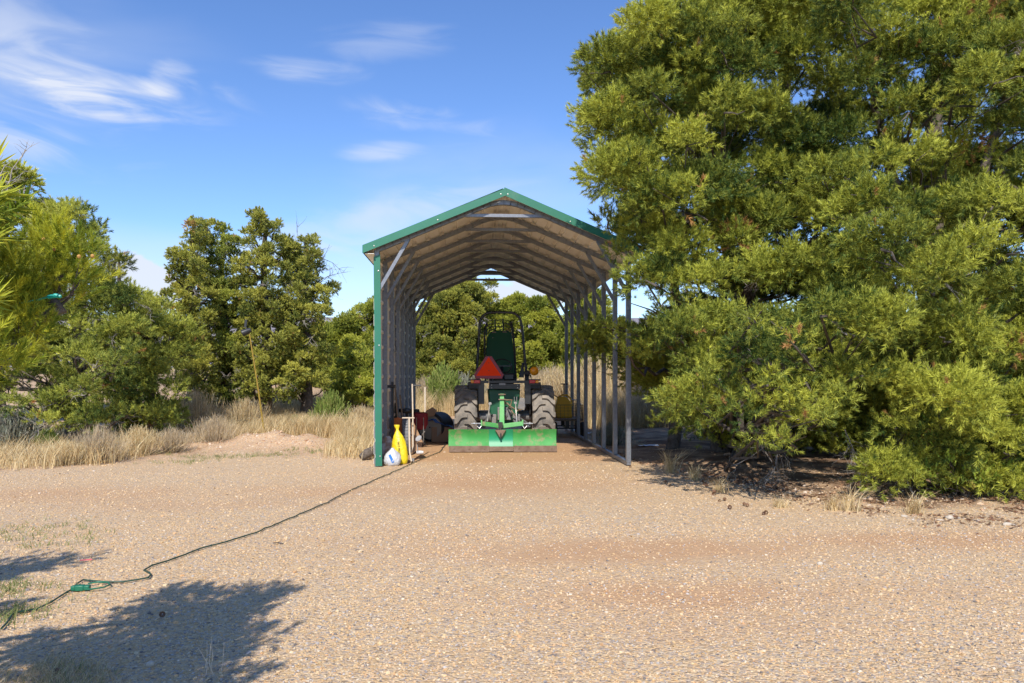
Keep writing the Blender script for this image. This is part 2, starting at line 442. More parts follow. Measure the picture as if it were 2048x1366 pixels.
def fill(poly, Y, thick, space, rad, seed, back=.6, edge=.0, holes=(), lo=.15, hi=1.15, tilt=0.):
    """clump centres through the volume of a crown whose outline at distance Y is poly"""
    g = random.Random(seed); xs = [p[0] for p in poly]; ys = [p[1] for p in poly]; pts = []; out = []
    cxp, cyp = sum(xs) / len(xs), sum(ys) / len(ys); hw = (max(xs) - min(xs)) / 2
    for _ in range(6000):
        p = (g.uniform(min(xs), max(xs)), g.uniform(min(ys), max(ys)))
        if not inpoly(*p, poly): continue
        if any((p[0] - h[0]) ** 2 + (p[1] - h[1]) ** 2 < h[2] ** 2 for h in holes): continue
        if all((p[0] - q[0]) ** 2 + (p[1] - q[1]) ** 2 > space ** 2 for q in pts): pts.append(p)
    for p in pts:
        k = math.sqrt(max(0., 1 - min(1, abs(p[0] - cxp) / (hw * 1.15)) ** 2))
        yy = Y - thick * k * g.uniform(lo, hi) - tilt * min(1., max(0., (p[1] - 330) / 450))
        v = PY(p[0], p[1], yy); out.append((v.x, v.y, v.z, rad * g.uniform(.75, 1.25)))
        if g.random() < back:
            v = PY(CX + (p[0] - CX) * .97 , p[1] + g.uniform(-30, 30), Y + thick * k * g.uniform(-.1, .9)); out.append((v.x, v.y, v.z, rad * g.uniform(.8, 1.3)))
    return out


def bend(a, b, sag, g, n=5, jit=.04):
    a = Vector(a); b = Vector(b); ln = (b - a).length; pts = []
    for i in range(n + 1):
        t = i / n; p = a.lerp(b, t); p.z += sag * math.sin(math.pi * t) * ln
        if 0 < i < n: p += Vector((g.gauss(0, 1), g.gauss(0, 1), g.gauss(0, 1))) * jit * ln
        pts.append(p)
    return pts


def twig(mb, a, d, ln, r, g, lev=2, mi=0):
    a = Vector(a); d = Vector(d).normalized(); p = [a]; k = 4
    for i in range(k):
        d = (d + Vector((g.gauss(0, .25), g.gauss(0, .25), g.gauss(0, .2)))).normalized(); p.append(p[-1] + d * ln / k)
    mb.tube(p, [r * (1 - .8 * i / k) for i in range(k + 1)], 4, mi, cap=False)
    if lev:
        for i in (1, 2, 3, 3):
            dd = (d + Vector((g.gauss(0, .8), g.gauss(0, .8), g.gauss(0, .6)))).normalized(); twig(mb, p[i], dd, ln * g.uniform(.4, .65), r * .55, g, lev - 1, mi)


def tree(name, label, cat, group, trunks, clumps, mcrown, T, dens, slen, seed, limbs=.6, dead=8, limb_r=.03, bark=None, deadlen=.7, kw={}, deadwhere=None):
    """trunks: list of (points, radius at base, radius at top)"""
    g = random.Random(seed); ng = np.random.default_rng(seed)
    b = Vector(trunks[0][0][0]); root = thing(name, b, label, cat, group); WORLD_AT[root.name] = b
    mb = MB(); allp = []
    for pts, r0, r1 in trunks:
        P = [Vector(p) for p in pts]; fine = []; n = len(P)
        for i in range(n - 1):
            p0, p1, p2, p3 = P[max(i - 1, 0)], P[i], P[i + 1], P[min(i + 2, n - 1)]
            for k in range(5):
                t = k / 5; fine.append(.5 * ((2 * p1) + (p2 - p0) * t + (2 * p0 - 5 * p1 + 4 * p2 - p3) * t * t + (3 * p1 - p0 - 3 * p2 + p3) * t ** 3))
        fine.append(P[-1]); m = len(fine)
        rr = [r1 + (r0 - r1) * (1 - i / (m - 1)) ** .8 * (1 + .35 * max(0, 1 - i / 3) * (pts is trunks[0][0])) for i in range(m)]
        mb.tube([p + Vector((g.gauss(0, 1), g.gauss(0, 1), 0)) * rr[i] * .12 for i, p in enumerate(fine)], rr, 12)
        allp += [(p, rr[i]) for i, p in enumerate(fine)]
    lm = MB()
    for (x, y, z, r) in clumps:
        if g.random() > limbs: continue
        c = Vector((x, y, z))
        q, qr = min(allp, key=lambda t: (t[0] - c).length + 1.6 * max(0, t[0].z - c.z + .2))
        s = min(qr * .6, limb_r * (.8 + (c - q).length * .35)); path = bend(q, c, -.04, g, 6, .035)
        lm.tube(path, [s * (1 - .75 * i / 6) for i in range(7)], 6)
        for _ in range(3 if r > .2 else 1):
            u = Vector((g.gauss(0, 1), g.gauss(0, 1), g.gauss(0, .7) + .3)).normalized(); lm.tube(bend(path[g.randint(3, 6)], c + u * r * .9, 0, g, 3, .06), [s * .4, s * .3, s * .22, s * .12], 4, cap=False)
    mb.build('trunk', bark or m_bark, root, smooth=60)
    if lm.v: lm.build('limbs', m_limb, root, smooth=60)
    if dead:
        pool = deadwhere or clumps
        for _ in range(dead):
            dm = MB()
            c = g.choice(pool); c = Vector(c[:3])
            q, qr = min(allp, key=lambda t: (t[0] - c).length); d = (c - q).normalized() + Vector((0, -.35, g.uniform(-.5, .2)))
            st = q.lerp(c, g.uniform(.55, 1.05)); twig(dm, st, d, deadlen * g.uniform(.5, 1.1), .011, g, 2); dm.build('bare_twig', m_dead, root, smooth=0)
    P_, D_, S_, Tn = clump_sprays(clumps, dens, slen, ng, **kw)
    V, tn = sprays(P_, D_, S_, Tn, T, ng)
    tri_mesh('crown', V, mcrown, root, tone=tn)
    return root

# ------------------------------------------------------------------ ground, gravel, hills
def axis(lo, hi, step, far, grow=1.12):
    a = list(np.arange(lo, hi + 1e-6, step)); s = step
    while a[-1] < far: s *= grow; a.append(a[-1] + s)
    s = step
    while a[0] > -far: s *= grow; a.insert(0, a[0] - s)
    return np.array(a)


def gravel_edge(x):
    """distance (world y) at which the gravel yard ends for each x"""
    x = np.asarray(x, float)
    e = np.interp(x, [-14, -8, -6.6, -4.0, -2.6, -1.5, -1.2, 2.2, 2.6, 3.0, 3.4, 4.0, 4.8, 5.6, 9, 14],
                  [9.6, 10.3, 10.6, 12.9, 12.4, 11.6, 19, 18.5, 11.0, 9.7, 8.6, 7.6, 7.25, 7.2, 7.0, 6.6])
    return e + .5 * (vnoise(x, x * 0 + 3, .8, 9) - .5)


def build_ground():
    xs = axis(-15, 15, .11, 1500); ys = axis(.5, 24, .11, 1500)
    ys = ys[ys > -60]; X, Y = np.meshgrid(xs, ys); Z = HZ(X, Y)
    nx, ny = len(xs), len(ys); V = np.stack([X, Y, Z], -1).reshape(-1, 3)
    i = np.arange((ny - 1) * (nx - 1)); r, c = i // (nx - 1), i % (nx - 1); a = r * nx + c
    Fq = np.stack([a, a + 1, a + nx + 1, a + nx], -1)
    me = bpy.data.meshes.new('ground'); me.vertices.add(len(V)); me.vertices.foreach_set('co', V.astype(np.float32).ravel())
    me.loops.add(Fq.size); me.loops.foreach_set('vertex_index', Fq.astype(np.int32).ravel())
    me.polygons.add(len(Fq)); me.polygons.foreach_set('loop_start', np.arange(0, Fq.size, 4, dtype=np.int32)); me.polygons.foreach_set('loop_total', np.full(len(Fq), 4, np.int32))
    x, y = X.ravel(), Y.ravel()
    e = gravel_edge(x) + .7 * (vnoise(x, y, .5, 3) - .5)
    soil = sstep(-.35, .35, y - e)
    # worn wheel strips and the bare floor under the shelter
    inside = sstep(1.95, 1.5, np.abs(x - .48)) * sstep(10.4, 12.2, y + .8 * (vnoise(x, y, .6, 4) - .5)) * sstep(18.6, 17.5, y)
    def blob(px, py, rx, ry, s_): p = GP(px, py); return s_ * np.exp(-((x - p.x) / rx) ** 2 - ((y - p.y) / ry) ** 2)
    worn = np.maximum.reduce([.9 * inside, blob(1230, 1100, 1.5, .42, .85), blob(1330, 1190, .9, .35, .75), blob(700, 985, 2.0, .7, .45), blob(1000, 960, 1.5, 1.2, .75),
                              blob(120, 990, 1.6, .6, .5), blob(900, 1080, 1.4, .6, .3), blob(1400, 1250, .8, .25, .3), blob(1900, 1080, 1.6, .35, .75), blob(1160, 905, .7, .6, .6),
                              blob(400, 1010, 1.8, .35, .35), blob(1700, 1180, 1.2, .25, .3)])
    worn = 1.2 * worn * (.6 + .8 * vnoise(x, y, .35, 6))
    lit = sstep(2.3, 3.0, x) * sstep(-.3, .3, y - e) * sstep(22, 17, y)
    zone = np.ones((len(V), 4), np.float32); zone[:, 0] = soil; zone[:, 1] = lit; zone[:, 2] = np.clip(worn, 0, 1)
    me.update(calc_edges=True)
    at = me.attributes.new('zone', 'FLOAT_COLOR', 'POINT'); at.data.foreach_set('color', zone.ravel())
    me.shade_smooth()
    m = bpy.data.materials.new('gravel_and_soil'); m.use_nodes = True; t = m.node_tree; b = t.nodes['Principled BSDF']; nn = t.nodes.new; lk = t.links.new
    b.inputs['Roughness'].default_value = .95; b.inputs['Specular IOR Level'].default_value = .15
    co = nn('ShaderNodeTexCoord').outputs['Object']
    za = nn('ShaderNodeAttribute'); za.attribute_name = 'zone'; zs = nn('ShaderNodeSeparateColor'); lk(za.outputs['Color'], zs.inputs[0])
    dn = nn('ShaderNodeTexNoise'); dn.inputs['Scale'].default_value = 40; lk(co, dn.inputs['Vector'])
    va = nn('ShaderNodeVectorMath'); va.operation = 'SCALE'; lk(dn.outputs['Color'], va.inputs[0]); va.inputs['Scale'].default_value = .012
    vb = nn('ShaderNodeVectorMath'); lk(co, vb.inputs[0]); lk(va.outputs[0], vb.inputs[1])
    def vor(scale):
        v = nn('ShaderNodeTexVoronoi'); v.inputs['Scale'].default_value = scale; v.inputs['Randomness'].default_value = 1; lk(vb.outputs[0], v.inputs['Vector']); return v
    v1, v2 = vor(48), vor(95)
    def ramp(sock, stops):
        r = nn('ShaderNodeValToRGB'); r.color_ramp.interpolation = 'CONSTANT'; e_ = r.color_ramp.elements
        e_[0].position = 0; e_[0].color = (*stops[0][1], 1); e_[1].position = stops[1][0]; e_[1].color = (*stops[1][1], 1)
        for p_, c_ in stops[2:]: k = e_.new(p_); k.color = (*c_, 1)
        lk(sock, r.inputs[0]); return r.outputs[0]
    def mixc(f, a_, b_):
        n_ = nn('ShaderNodeMixRGB')
        for k, v in ((0, f), (1, a_), (2, b_)):
            if isinstance(v, float): n_.inputs[k].default_value = v
            elif isinstance(v, tuple): n_.inputs[k].default_value = (*v, 1)
            else: lk(v, n_.inputs[k])
        return n_.outputs[0]
    st = [(0, (.66, .455, .24)), (.18, (.71, .53, .32)), (.33, (.59, .39, .195)), (.47, (.74, .61, .415)), (.57, (.30, .26, .245)), (.67, (.66, .46, .28)), (.78, (.48, .425, .385)), (.88, (.66, .40, .20)), (.93, (.16, .135, .12))]
    def sep(v): s_ = nn('ShaderNodeSeparateColor'); lk(v.outputs['Color'], s_.inputs[0]); return s_.outputs[0]
    c1 = ramp(sep(v1), st); c2 = ramp(sep(v2), st)
    nb = nn('ShaderNodeTexNoise'); nb.inputs['Scale'].default_value = 9; nb.inputs['Detail'].default_value = 5; lk(co, nb.inputs['Vector'])
    gm = mixc(.5, c1, c2)
    fine = nn('ShaderNodeTexNoise'); fine.inputs['Scale'].default_value = 160; fine.inputs['Detail'].default_value = 3; lk(co, fine.inputs['Vector'])
    big = nn('ShaderNodeTexNoise'); big.inputs['Scale'].default_value = .55; big.inputs['Detail'].default_value = 6; lk(co, big.inputs['Vector'])
    dustf = M2('MULTIPLY', M2('SUBTRACT', big.outputs['Fac'], .42, t), 3.0, t, True)
    dust = mixc(nb.outputs['Fac'], (.585, .385, .21), (.655, .455, .265))
    g1 = mixc(M2('ADD', M2('MULTIPLY', dustf, .40, t), .15, t), gm, dust)
    soilc = mixc(nb.outputs['Fac'], (.40, .215, .12), (.60, .385, .24))
    soilc = mixc(M2('MULTIPLY', v1.outputs['Distance'], 1.2, t, True), soilc, gm)
    wf = M2('MULTIPLY', zs.outputs[2], M2('ADD', fine.outputs['Fac'], .75, t), t, True)
    g2 = mixc(wf, g1, mixc(nb.outputs['Fac'], (.50, .29, .155), (.60, .395, .23)))
    sf = M2('MULTIPLY', zs.outputs[0], 1.0, t)
    g3 = mixc(sf, g2, soilc)
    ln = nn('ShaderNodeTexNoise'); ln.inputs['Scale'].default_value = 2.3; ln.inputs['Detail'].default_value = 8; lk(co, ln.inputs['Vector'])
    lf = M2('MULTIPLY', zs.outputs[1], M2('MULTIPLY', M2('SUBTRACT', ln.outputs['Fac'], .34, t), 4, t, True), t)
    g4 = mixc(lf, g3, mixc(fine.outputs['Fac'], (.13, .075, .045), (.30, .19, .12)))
    lk(g4, b.inputs['Base Color'])
    h = M2('ADD', M2('MULTIPLY', v1.outputs['Distance'], -1.0, t), M2('MULTIPLY', v2.outputs['Distance'], -.6, t), t)
    h = M2('ADD', h, M2('MULTIPLY', fine.outputs['Fac'], .3, t), t)
    bp = nn('ShaderNodeBump'); bp.inputs['Strength'].default_value = .8; bp.inputs['Distance'].default_value = .010
    lk(h, bp.inputs['Height']); lk(bp.outputs[0], b.inputs['Normal'])
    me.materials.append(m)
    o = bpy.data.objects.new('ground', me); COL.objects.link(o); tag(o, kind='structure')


build_ground()


def build_hills():
    mb = MB(); n = 90
    xs = [(-1100 + 2400 * i / n) for i in range(n + 1)]
    rows = []
    for j, (yy, hh) in enumerate(((520, -3), (600, 14), (680, 38), (740, 58), (790, 66), (1000, 66), (1250, 50))):
        for i, x in enumerate(xs):
            f = 1 + .10 * (float(vnoise(x, j * 1.3, 130, 11)) - .5) * (j > 0) + .05 * (float(vnoise(x, j, 40, 12)) - .5)
            rows.append((x * (1 + .0005 * (yy - 500)), yy + 60 * float(vnoise(x, j, 120, 14)), hh * f))
    k = n + 1
    mb.add(rows, [(j * k + i, j * k + i + 1, (j + 1) * k + i + 1, (j + 1) * k + i) for j in range(6) for i in range(n)])
    tag(mb.build('hills', mat('mesa_scrub', (.22, .20, .22), .95, col2=(.31, .27, .27), nscale=.03, amt=.4, bump=.3, bscale=.2), smooth=60), kind='structure')


build_hills()


# loose pebbles lying on the yard
def build_pebbles():
    bm = bmesh.new(); bmesh.ops.create_icosphere(bm, subdivisions=1, radius=1); base = np.array([v.co for v in bm.verts]); fc = np.array([[v.index for v in f.verts] for f in bm.faces]); bm.free()
    g = np.random.default_rng(3); vars_ = []
    for _ in range(8): vars_.append(base * (1 + .28 * g.normal(size=(len(base), 1))) * np.array((1, .62 + .3 * g.random(), .42 + .25 * g.random())))
    P = []; Rr = []
    for d0, d1, dens, r0 in ((2.6, 4.4, 2300, .0050), (4.4, 6.6, 1350, .0056), (6.6, 10.2, 560, .0064), (10.2, 13.5, 110, .009)):
        wd = .74 * d1 + .6; n = int((d1 - d0) * 2 * wd * dens)
        a = g.uniform(-wd, wd, n); d = g.uniform(d0, d1, n)
        x = d * math.sin(YAW) + a * math.cos(YAW); y = d * math.cos(YAW) - a * math.sin(YAW)
        wn = (((x - .3) / 1.3) ** 2 + ((y - 8.2) / 1.3) ** 2 < 1) | (((x - GP(1250, 1100).x) / 1.1) ** 2 + ((y - GP(1250, 1100).y) / .45) ** 2 < 1)
        k = ((y < gravel_edge(x) + .5) & (~wn | (g.random(n) < .3))) | (g.random(n) < .25); k &= (vnoise(x, y, .5, 21) * .6 + g.random(n) > .35); k &= ~((np.abs(x - .48) < 1.9) & (y > 11.5) & (g.random(n) < .8))
        x, y = x[k], y[k]; P.append(np.stack([x, y, HZ(x, y)], -1)); Rr.append(r0 * np.exp(g.normal(size=k.sum()) * .33))
    P = np.concatenate(P); Rr = np.concatenate(Rr); n = len(P); out = np.zeros((n, len(fc), 3, 3), np.float32)
    pal = np.array([(.60, .43, .235), (.64, .495, .315), (.54, .365, .19), (.64, .54, .41), (.33, .295, .275), (.61, .43, .26), (.45, .405, .37), (.61, .37, .19), (.20, .175, .16), (.66, .49, .31)])
    ci = g.choice(len(pal), n, p=[.18, .13, .14, .06, .10, .13, .09, .06, .05, .06]); colr = np.clip(pal[ci] * (.88 + .24 * g.random((n, 1))), 0, .9); colr = colr * (1 - .35 * sstep(5, 9, P[:, 1:2])) + np.array((.60, .44, .27)) * .35 * sstep(5, 9, P[:, 1:2])
    pick = g.integers(0, 8, n); an = g.random(n) * 6.283
    for i, vb in enumerate(vars_):
        q = pick == i; c, s_ = np.cos(an[q]), np.sin(an[q]); Rm = np.zeros((q.sum(), 3, 3)); Rm[:, 0, 0] = c; Rm[:, 0, 1] = -s_; Rm[:, 1, 0] = s_; Rm[:, 1, 1] = c; Rm[:, 2, 2] = 1
        Rm[:, 0, 2] = g.normal(size=q.sum()) * .3
        V = np.einsum('nij,vj->nvi', Rm, vb) * Rr[q][:, None, None]; V[:, :, 2] += Rr[q][:, None] * .25; V += P[q][:, None, :]; out[q] = V[:, fc]
    tag(tri_mesh('gravel', out.reshape(-1, 3, 3), m_pebble, col=np.repeat(colr, len(fc), 0)), kind='stuff')


build_pebbles()

# ------------------------------------------------------------------ carport
XC, HW, YF, NB, SP = .485, 1.83, 10.9, 8, 1.02
YB = YF + SP * (NB - 1); RZ, SL = 3.985, .422; EH = 2.005; Y0, Y1 = YF - .17, YB + .17


def zt(dx): return RZ - SL * abs(dx)


def carport():
    root = thing('carport', (XC, YF, 0), 'open steel carport with green gable trim and tan corrugated roof over the tractor', 'carport')
    def sheet(prof, name, y0, y1, th, m, normal):
        """profile (x,z) extruded along y with thickness th"""
        n = len(prof); off = Vector(normal).normalized() * th; mb = MB(); vs_ = []
        ysl = [y0 + (y1 - y0) * i / 12 for i in range(13)]
        for y in ysl: vs_ += [(x, y, z) for x, z in prof] + [(x + off.x, y, z + off.z) for x, z in prof]
        fs = []
        for k in range(12):
            a, b = k * 2 * n, (k + 1) * 2 * n
            for i in range(n - 1): fs += [(a + i, a + i + 1, b + i + 1, b + i), (a + n + i, b + n + i, b + n + i + 1, a + n + i + 1)]
            fs += [(a, b, b + n, a + n), (a + n - 1, a + 2 * n - 1, b + 2 * n - 1, b + n - 1)]
        for a in (0, 12 * 2 * n): fs += [(a + i, a + n + i, a + n + i + 1, a + i + 1) for i in range(n - 1)]
        mb.add(vs_, fs); return mb.build(name, m, root, smooth=20)
    # roof slopes with ribs running front to back
    for sd in (-1, 1):
        L_ = EH / math.cos(math.atan(SL)); pr = []; sp = .23; ux, uz = sd / math.hypot(1, SL), -SL / math.hypot(1, SL); nx_, nz_ = -uz * sd * sd, abs(ux)
        nx_ = SL / math.hypot(1, SL) * sd; nz_ = 1 / math.hypot(1, SL)
        prof = [(.0, 0)]; k = .11
        while k < L_ - .05: prof += [(k - .040, 0), (k - .030, .034), (k + .030, .034), (k + .040, 0)]; k += sp
        prof.append((L_, 0))
        for s_, h in prof: pr.append((XC + ux * s_ + nx_ * (h - .03), RZ + uz * s_ + nz_ * (h - .03)))
        sheet(pr, 'roof_panel', Y0 + .012, Y1 - .012, .004, m_tan, (nx_, 0, nz_))
        # boxed eave
        xe = XC + sd * (EH - .004); ze = zt(EH)
        eb = MB(); eb.box((XC + sd * (HW + .09), (Y0 + Y1) / 2, ze - .088), (.13, Y1 - Y0 - .05, .006)); eb.build('soffit', m_tan, root)
        et = MB(); et.box((xe, (Y0 + Y1) / 2, ze - .045), (.008, Y1 - Y0 - .03, .09)); et.build('eave_trim', m_green, root)
    rc = MB(); rc.prism([(XC - .16, Y0 + .02, zt(.16) + .018), (XC, Y0 + .02, RZ + .018), (XC + .16, Y0 + .02, zt(.16) + .018), (XC + .16, Y0 + .02, zt(.16) + .010), (XC, Y0 + .02, RZ + .010), (XC - .16, Y0 + .02, zt(.16) + .010)], (0, Y1 - Y0 - .04, 0)); rc.build('ridge_cap', m_green, root)
    # gable trims (L-shaped flashing), front and back
    for yy, dy in ((Y0, 1), (Y1, -1)):
        for sd in (-1, 1):
            tm = MB(); a = .108 if dy > 0 else .06; lap = .006 if sd < 0 else 0
            o = XC; e = XC + sd * (EH + .01)
            pts = [(o + (.015 * -sd if sd < 0 else 0), yy - lap * dy, RZ + .022), (e, yy - lap * dy, zt(EH + .01) + .022), (e, yy - lap * dy, zt(EH + .01) + .022 - a * .98), (o + (.015 * -sd if sd < 0 else 0), yy - lap * dy, RZ + .022 - a)]
            if sd < 0: pts[0] = (o + .03, yy - lap * dy, RZ + .022 - .0127); pts[3] = (o + .03, yy - lap * dy, RZ + .022 - a + .001)
            tm.prism([p_ if i_ > 1 and i_ < 4 else (p_[0], p_[1], p_[2] + .010) for i_, p_ in enumerate(pts)], (0, dy * .004, 0))
            if dy < 0: tm.prism([(p_[0], p_[1] - .006, p_[2] + .002) for p_ in pts], (0, -.003, 0), 2)
            ang = math.atan(SL)
            tm.beam(Vector((o + sd * .02, yy + dy * .05, RZ + .024 - .0084)), Vector((e, yy + dy * .05, zt(EH + .01) + .026)), .085, .004, up=(0, 0, 1))
            for k in range(3):
                s_ = .05 + k * .9; tm.lathe([(.009, 0), (.009, .006), (0, .008)], (o + sd * s_, yy - lap * dy, zt(s_) - .05), (0, -dy, 0), 8, 1)
            tm.build('gable_trim', [m_green, m_steel, m_tan], root, smooth=30)
    t = .066
    for i in range(NB):
        y = YF + SP * i
        for sd in (-1, 1):
            top = zt(HW) - .10
            pb = MB(); pb.box((XC + sd * HW, y, top / 2 + .03), (t + .004, t + .004, top - .03))
            if sd < 0:
                for k in range(9): pb.lathe([(.007, 0), (.007, .005), (0, .007)], (XC - HW + .02, y - t / 2, .3 + .3 * k), (0, -1, 0), 6, 1)
            pb.build('post', [m_galv, m_steel], root, bevel=.004)
            kb = MB(); kb.beam((XC + sd * (HW - .02), y - .002, 2.53), (XC + sd * (HW - .455), y - .002, zt(HW - .455) - .115), .052, .046, up=(0, 1, 0)); kb.build('knee_brace', m_galv, root, bevel=.003)
        # rafter pair bent round the peak
        rb = MB(); pts = []; off = .03 + .026 + t / 2
        for k in range(-16, 17):
            dx = HW * k / 16 if abs(k) > 3 else .11 * k
            if abs(k) in (0, 1, 2, 3): dx = .10 * k
            z = RZ - SL * (abs(dx) if abs(dx) > .3 else (dx * dx / .6 + .15)); pts.append(Vector((XC + dx, y, z - off)))
        for a, b_ in zip(pts[:-1], pts[1:]):
            u = (b_ - a).normalized(); rb.beam(a - u * .004, b_ + u * .004, t * .98, t * .95, up=(0, 1, 0))
        rb.build('rafter', m_galv, root, smooth=35)
        tb = MB(); tb.box((XC, y - .004, RZ - .345), (1.20, .045, .048)); tb.build('peak_tie', m_galv, root, bevel=.003)
    for sd in (-1, 1):
        bb = MB(); bb.box((XC + sd * HW, (YF + YB) / 2, .034), (t - .004, YB - YF + .06, .058)); bb.build('base_rail', m_galv, root, bevel=.004)
    # left wall with ribs running front to back
    pr = []; x0 = XC - HW - t / 2 - .004; z = .05; pr.append((x0, z)); k = .16
    while k < 2.98: pr += [(x0, k - .034), (x0 + .018, k - .018), (x0 + .018, k + .018), (x0, k + .034)]; k += .23
    pr.append((x0, 3.03)); sheet(pr, 'wall_panel', YF - .04, YB + .05, .004, m_tan, (-1, 0, 0))
    ct = MB(); cxl = PY(756.5, 700, YF).x
    def xw(z, o): return cxl - .014 * (z - 1.5) / 1.5 + o
    ct.prism([(xw(.02, -.047), YF - .048, .02), (xw(.02, .047), YF - .048, .02), (xw(3.05, .047), YF - .048, 3.06), (xw(3.05, -.047), YF - .048, 3.02)], (0, .005, 0))
    ct.prism([(xw(.02, -.047), YF - .0429, .02), (xw(.02, -.042), YF - .0429, .02), (xw(3.0, -.042), YF - .0429, 3.0), (xw(3.0, -.047), YF - .0429, 3.0)], (0, .10, 0))
    for zz in (.16, 1.75, 2.82): ct.lathe([(.011, 0), (.011, .006), (0, .009)], (xw(zz, .02), YF - .048, zz), (0, -1, 0), 8, 1)
    ct.build('corner_trim', [m_green, m_steel], root)
    # small bungee hook and strap hanging on the wall
    hk = MB(); p = PY(790, 690, 12.0); hk.tube([p + Vector((0, 0, .55)), p, p + Vector((.02, 0, -.06)), p + Vector((.0, 0, -.12)), p + Vector((-.02, 0, -.07))], .007, 6); hk.build('strap', m_black, root)


carport()

# clods and small stones scattered over the mound and the verge
def clods():
    g = np.random.default_rng(44); bm = bmesh.new(); bmesh.ops.create_icosphere(bm, subdivisions=1, radius=1); base = np.array([v.co for v in bm.verts]); fc = np.array([[v.index for v in f.verts] for f in bm.faces]); bm.free()
    n = 900; x = np.concatenate([MOUND.x + g.normal(size=n) * 1.1, g.uniform(2.6, 9, n)]); y = np.concatenate([MOUND.y - .15 + g.normal(size=n) * .55, gravel_edge(x[n:]) + .25 + g.normal(size=n) * .35]); n = len(x)
    r_ = .012 * np.exp(g.normal(size=n) * .45); V = base[None] * (1 + .25 * g.normal(size=(n, len(base), 1))) * r_[:, None, None]; V[:, :, 2] *= .7; V += np.stack([x, y, HZ(x, y)], -1)[:, None, :]
    pal = np.array([(.50, .31, .19), (.60, .42, .28), (.38, .22, .13), (.64, .52, .40)]); c = pal[g.integers(0, 4, n)]
    tag(tri_mesh('rubble', V[:, fc].reshape(-1, 3, 3), m_pebble, col=np.repeat(c, len(fc), 0)), kind='stuff')


clods()
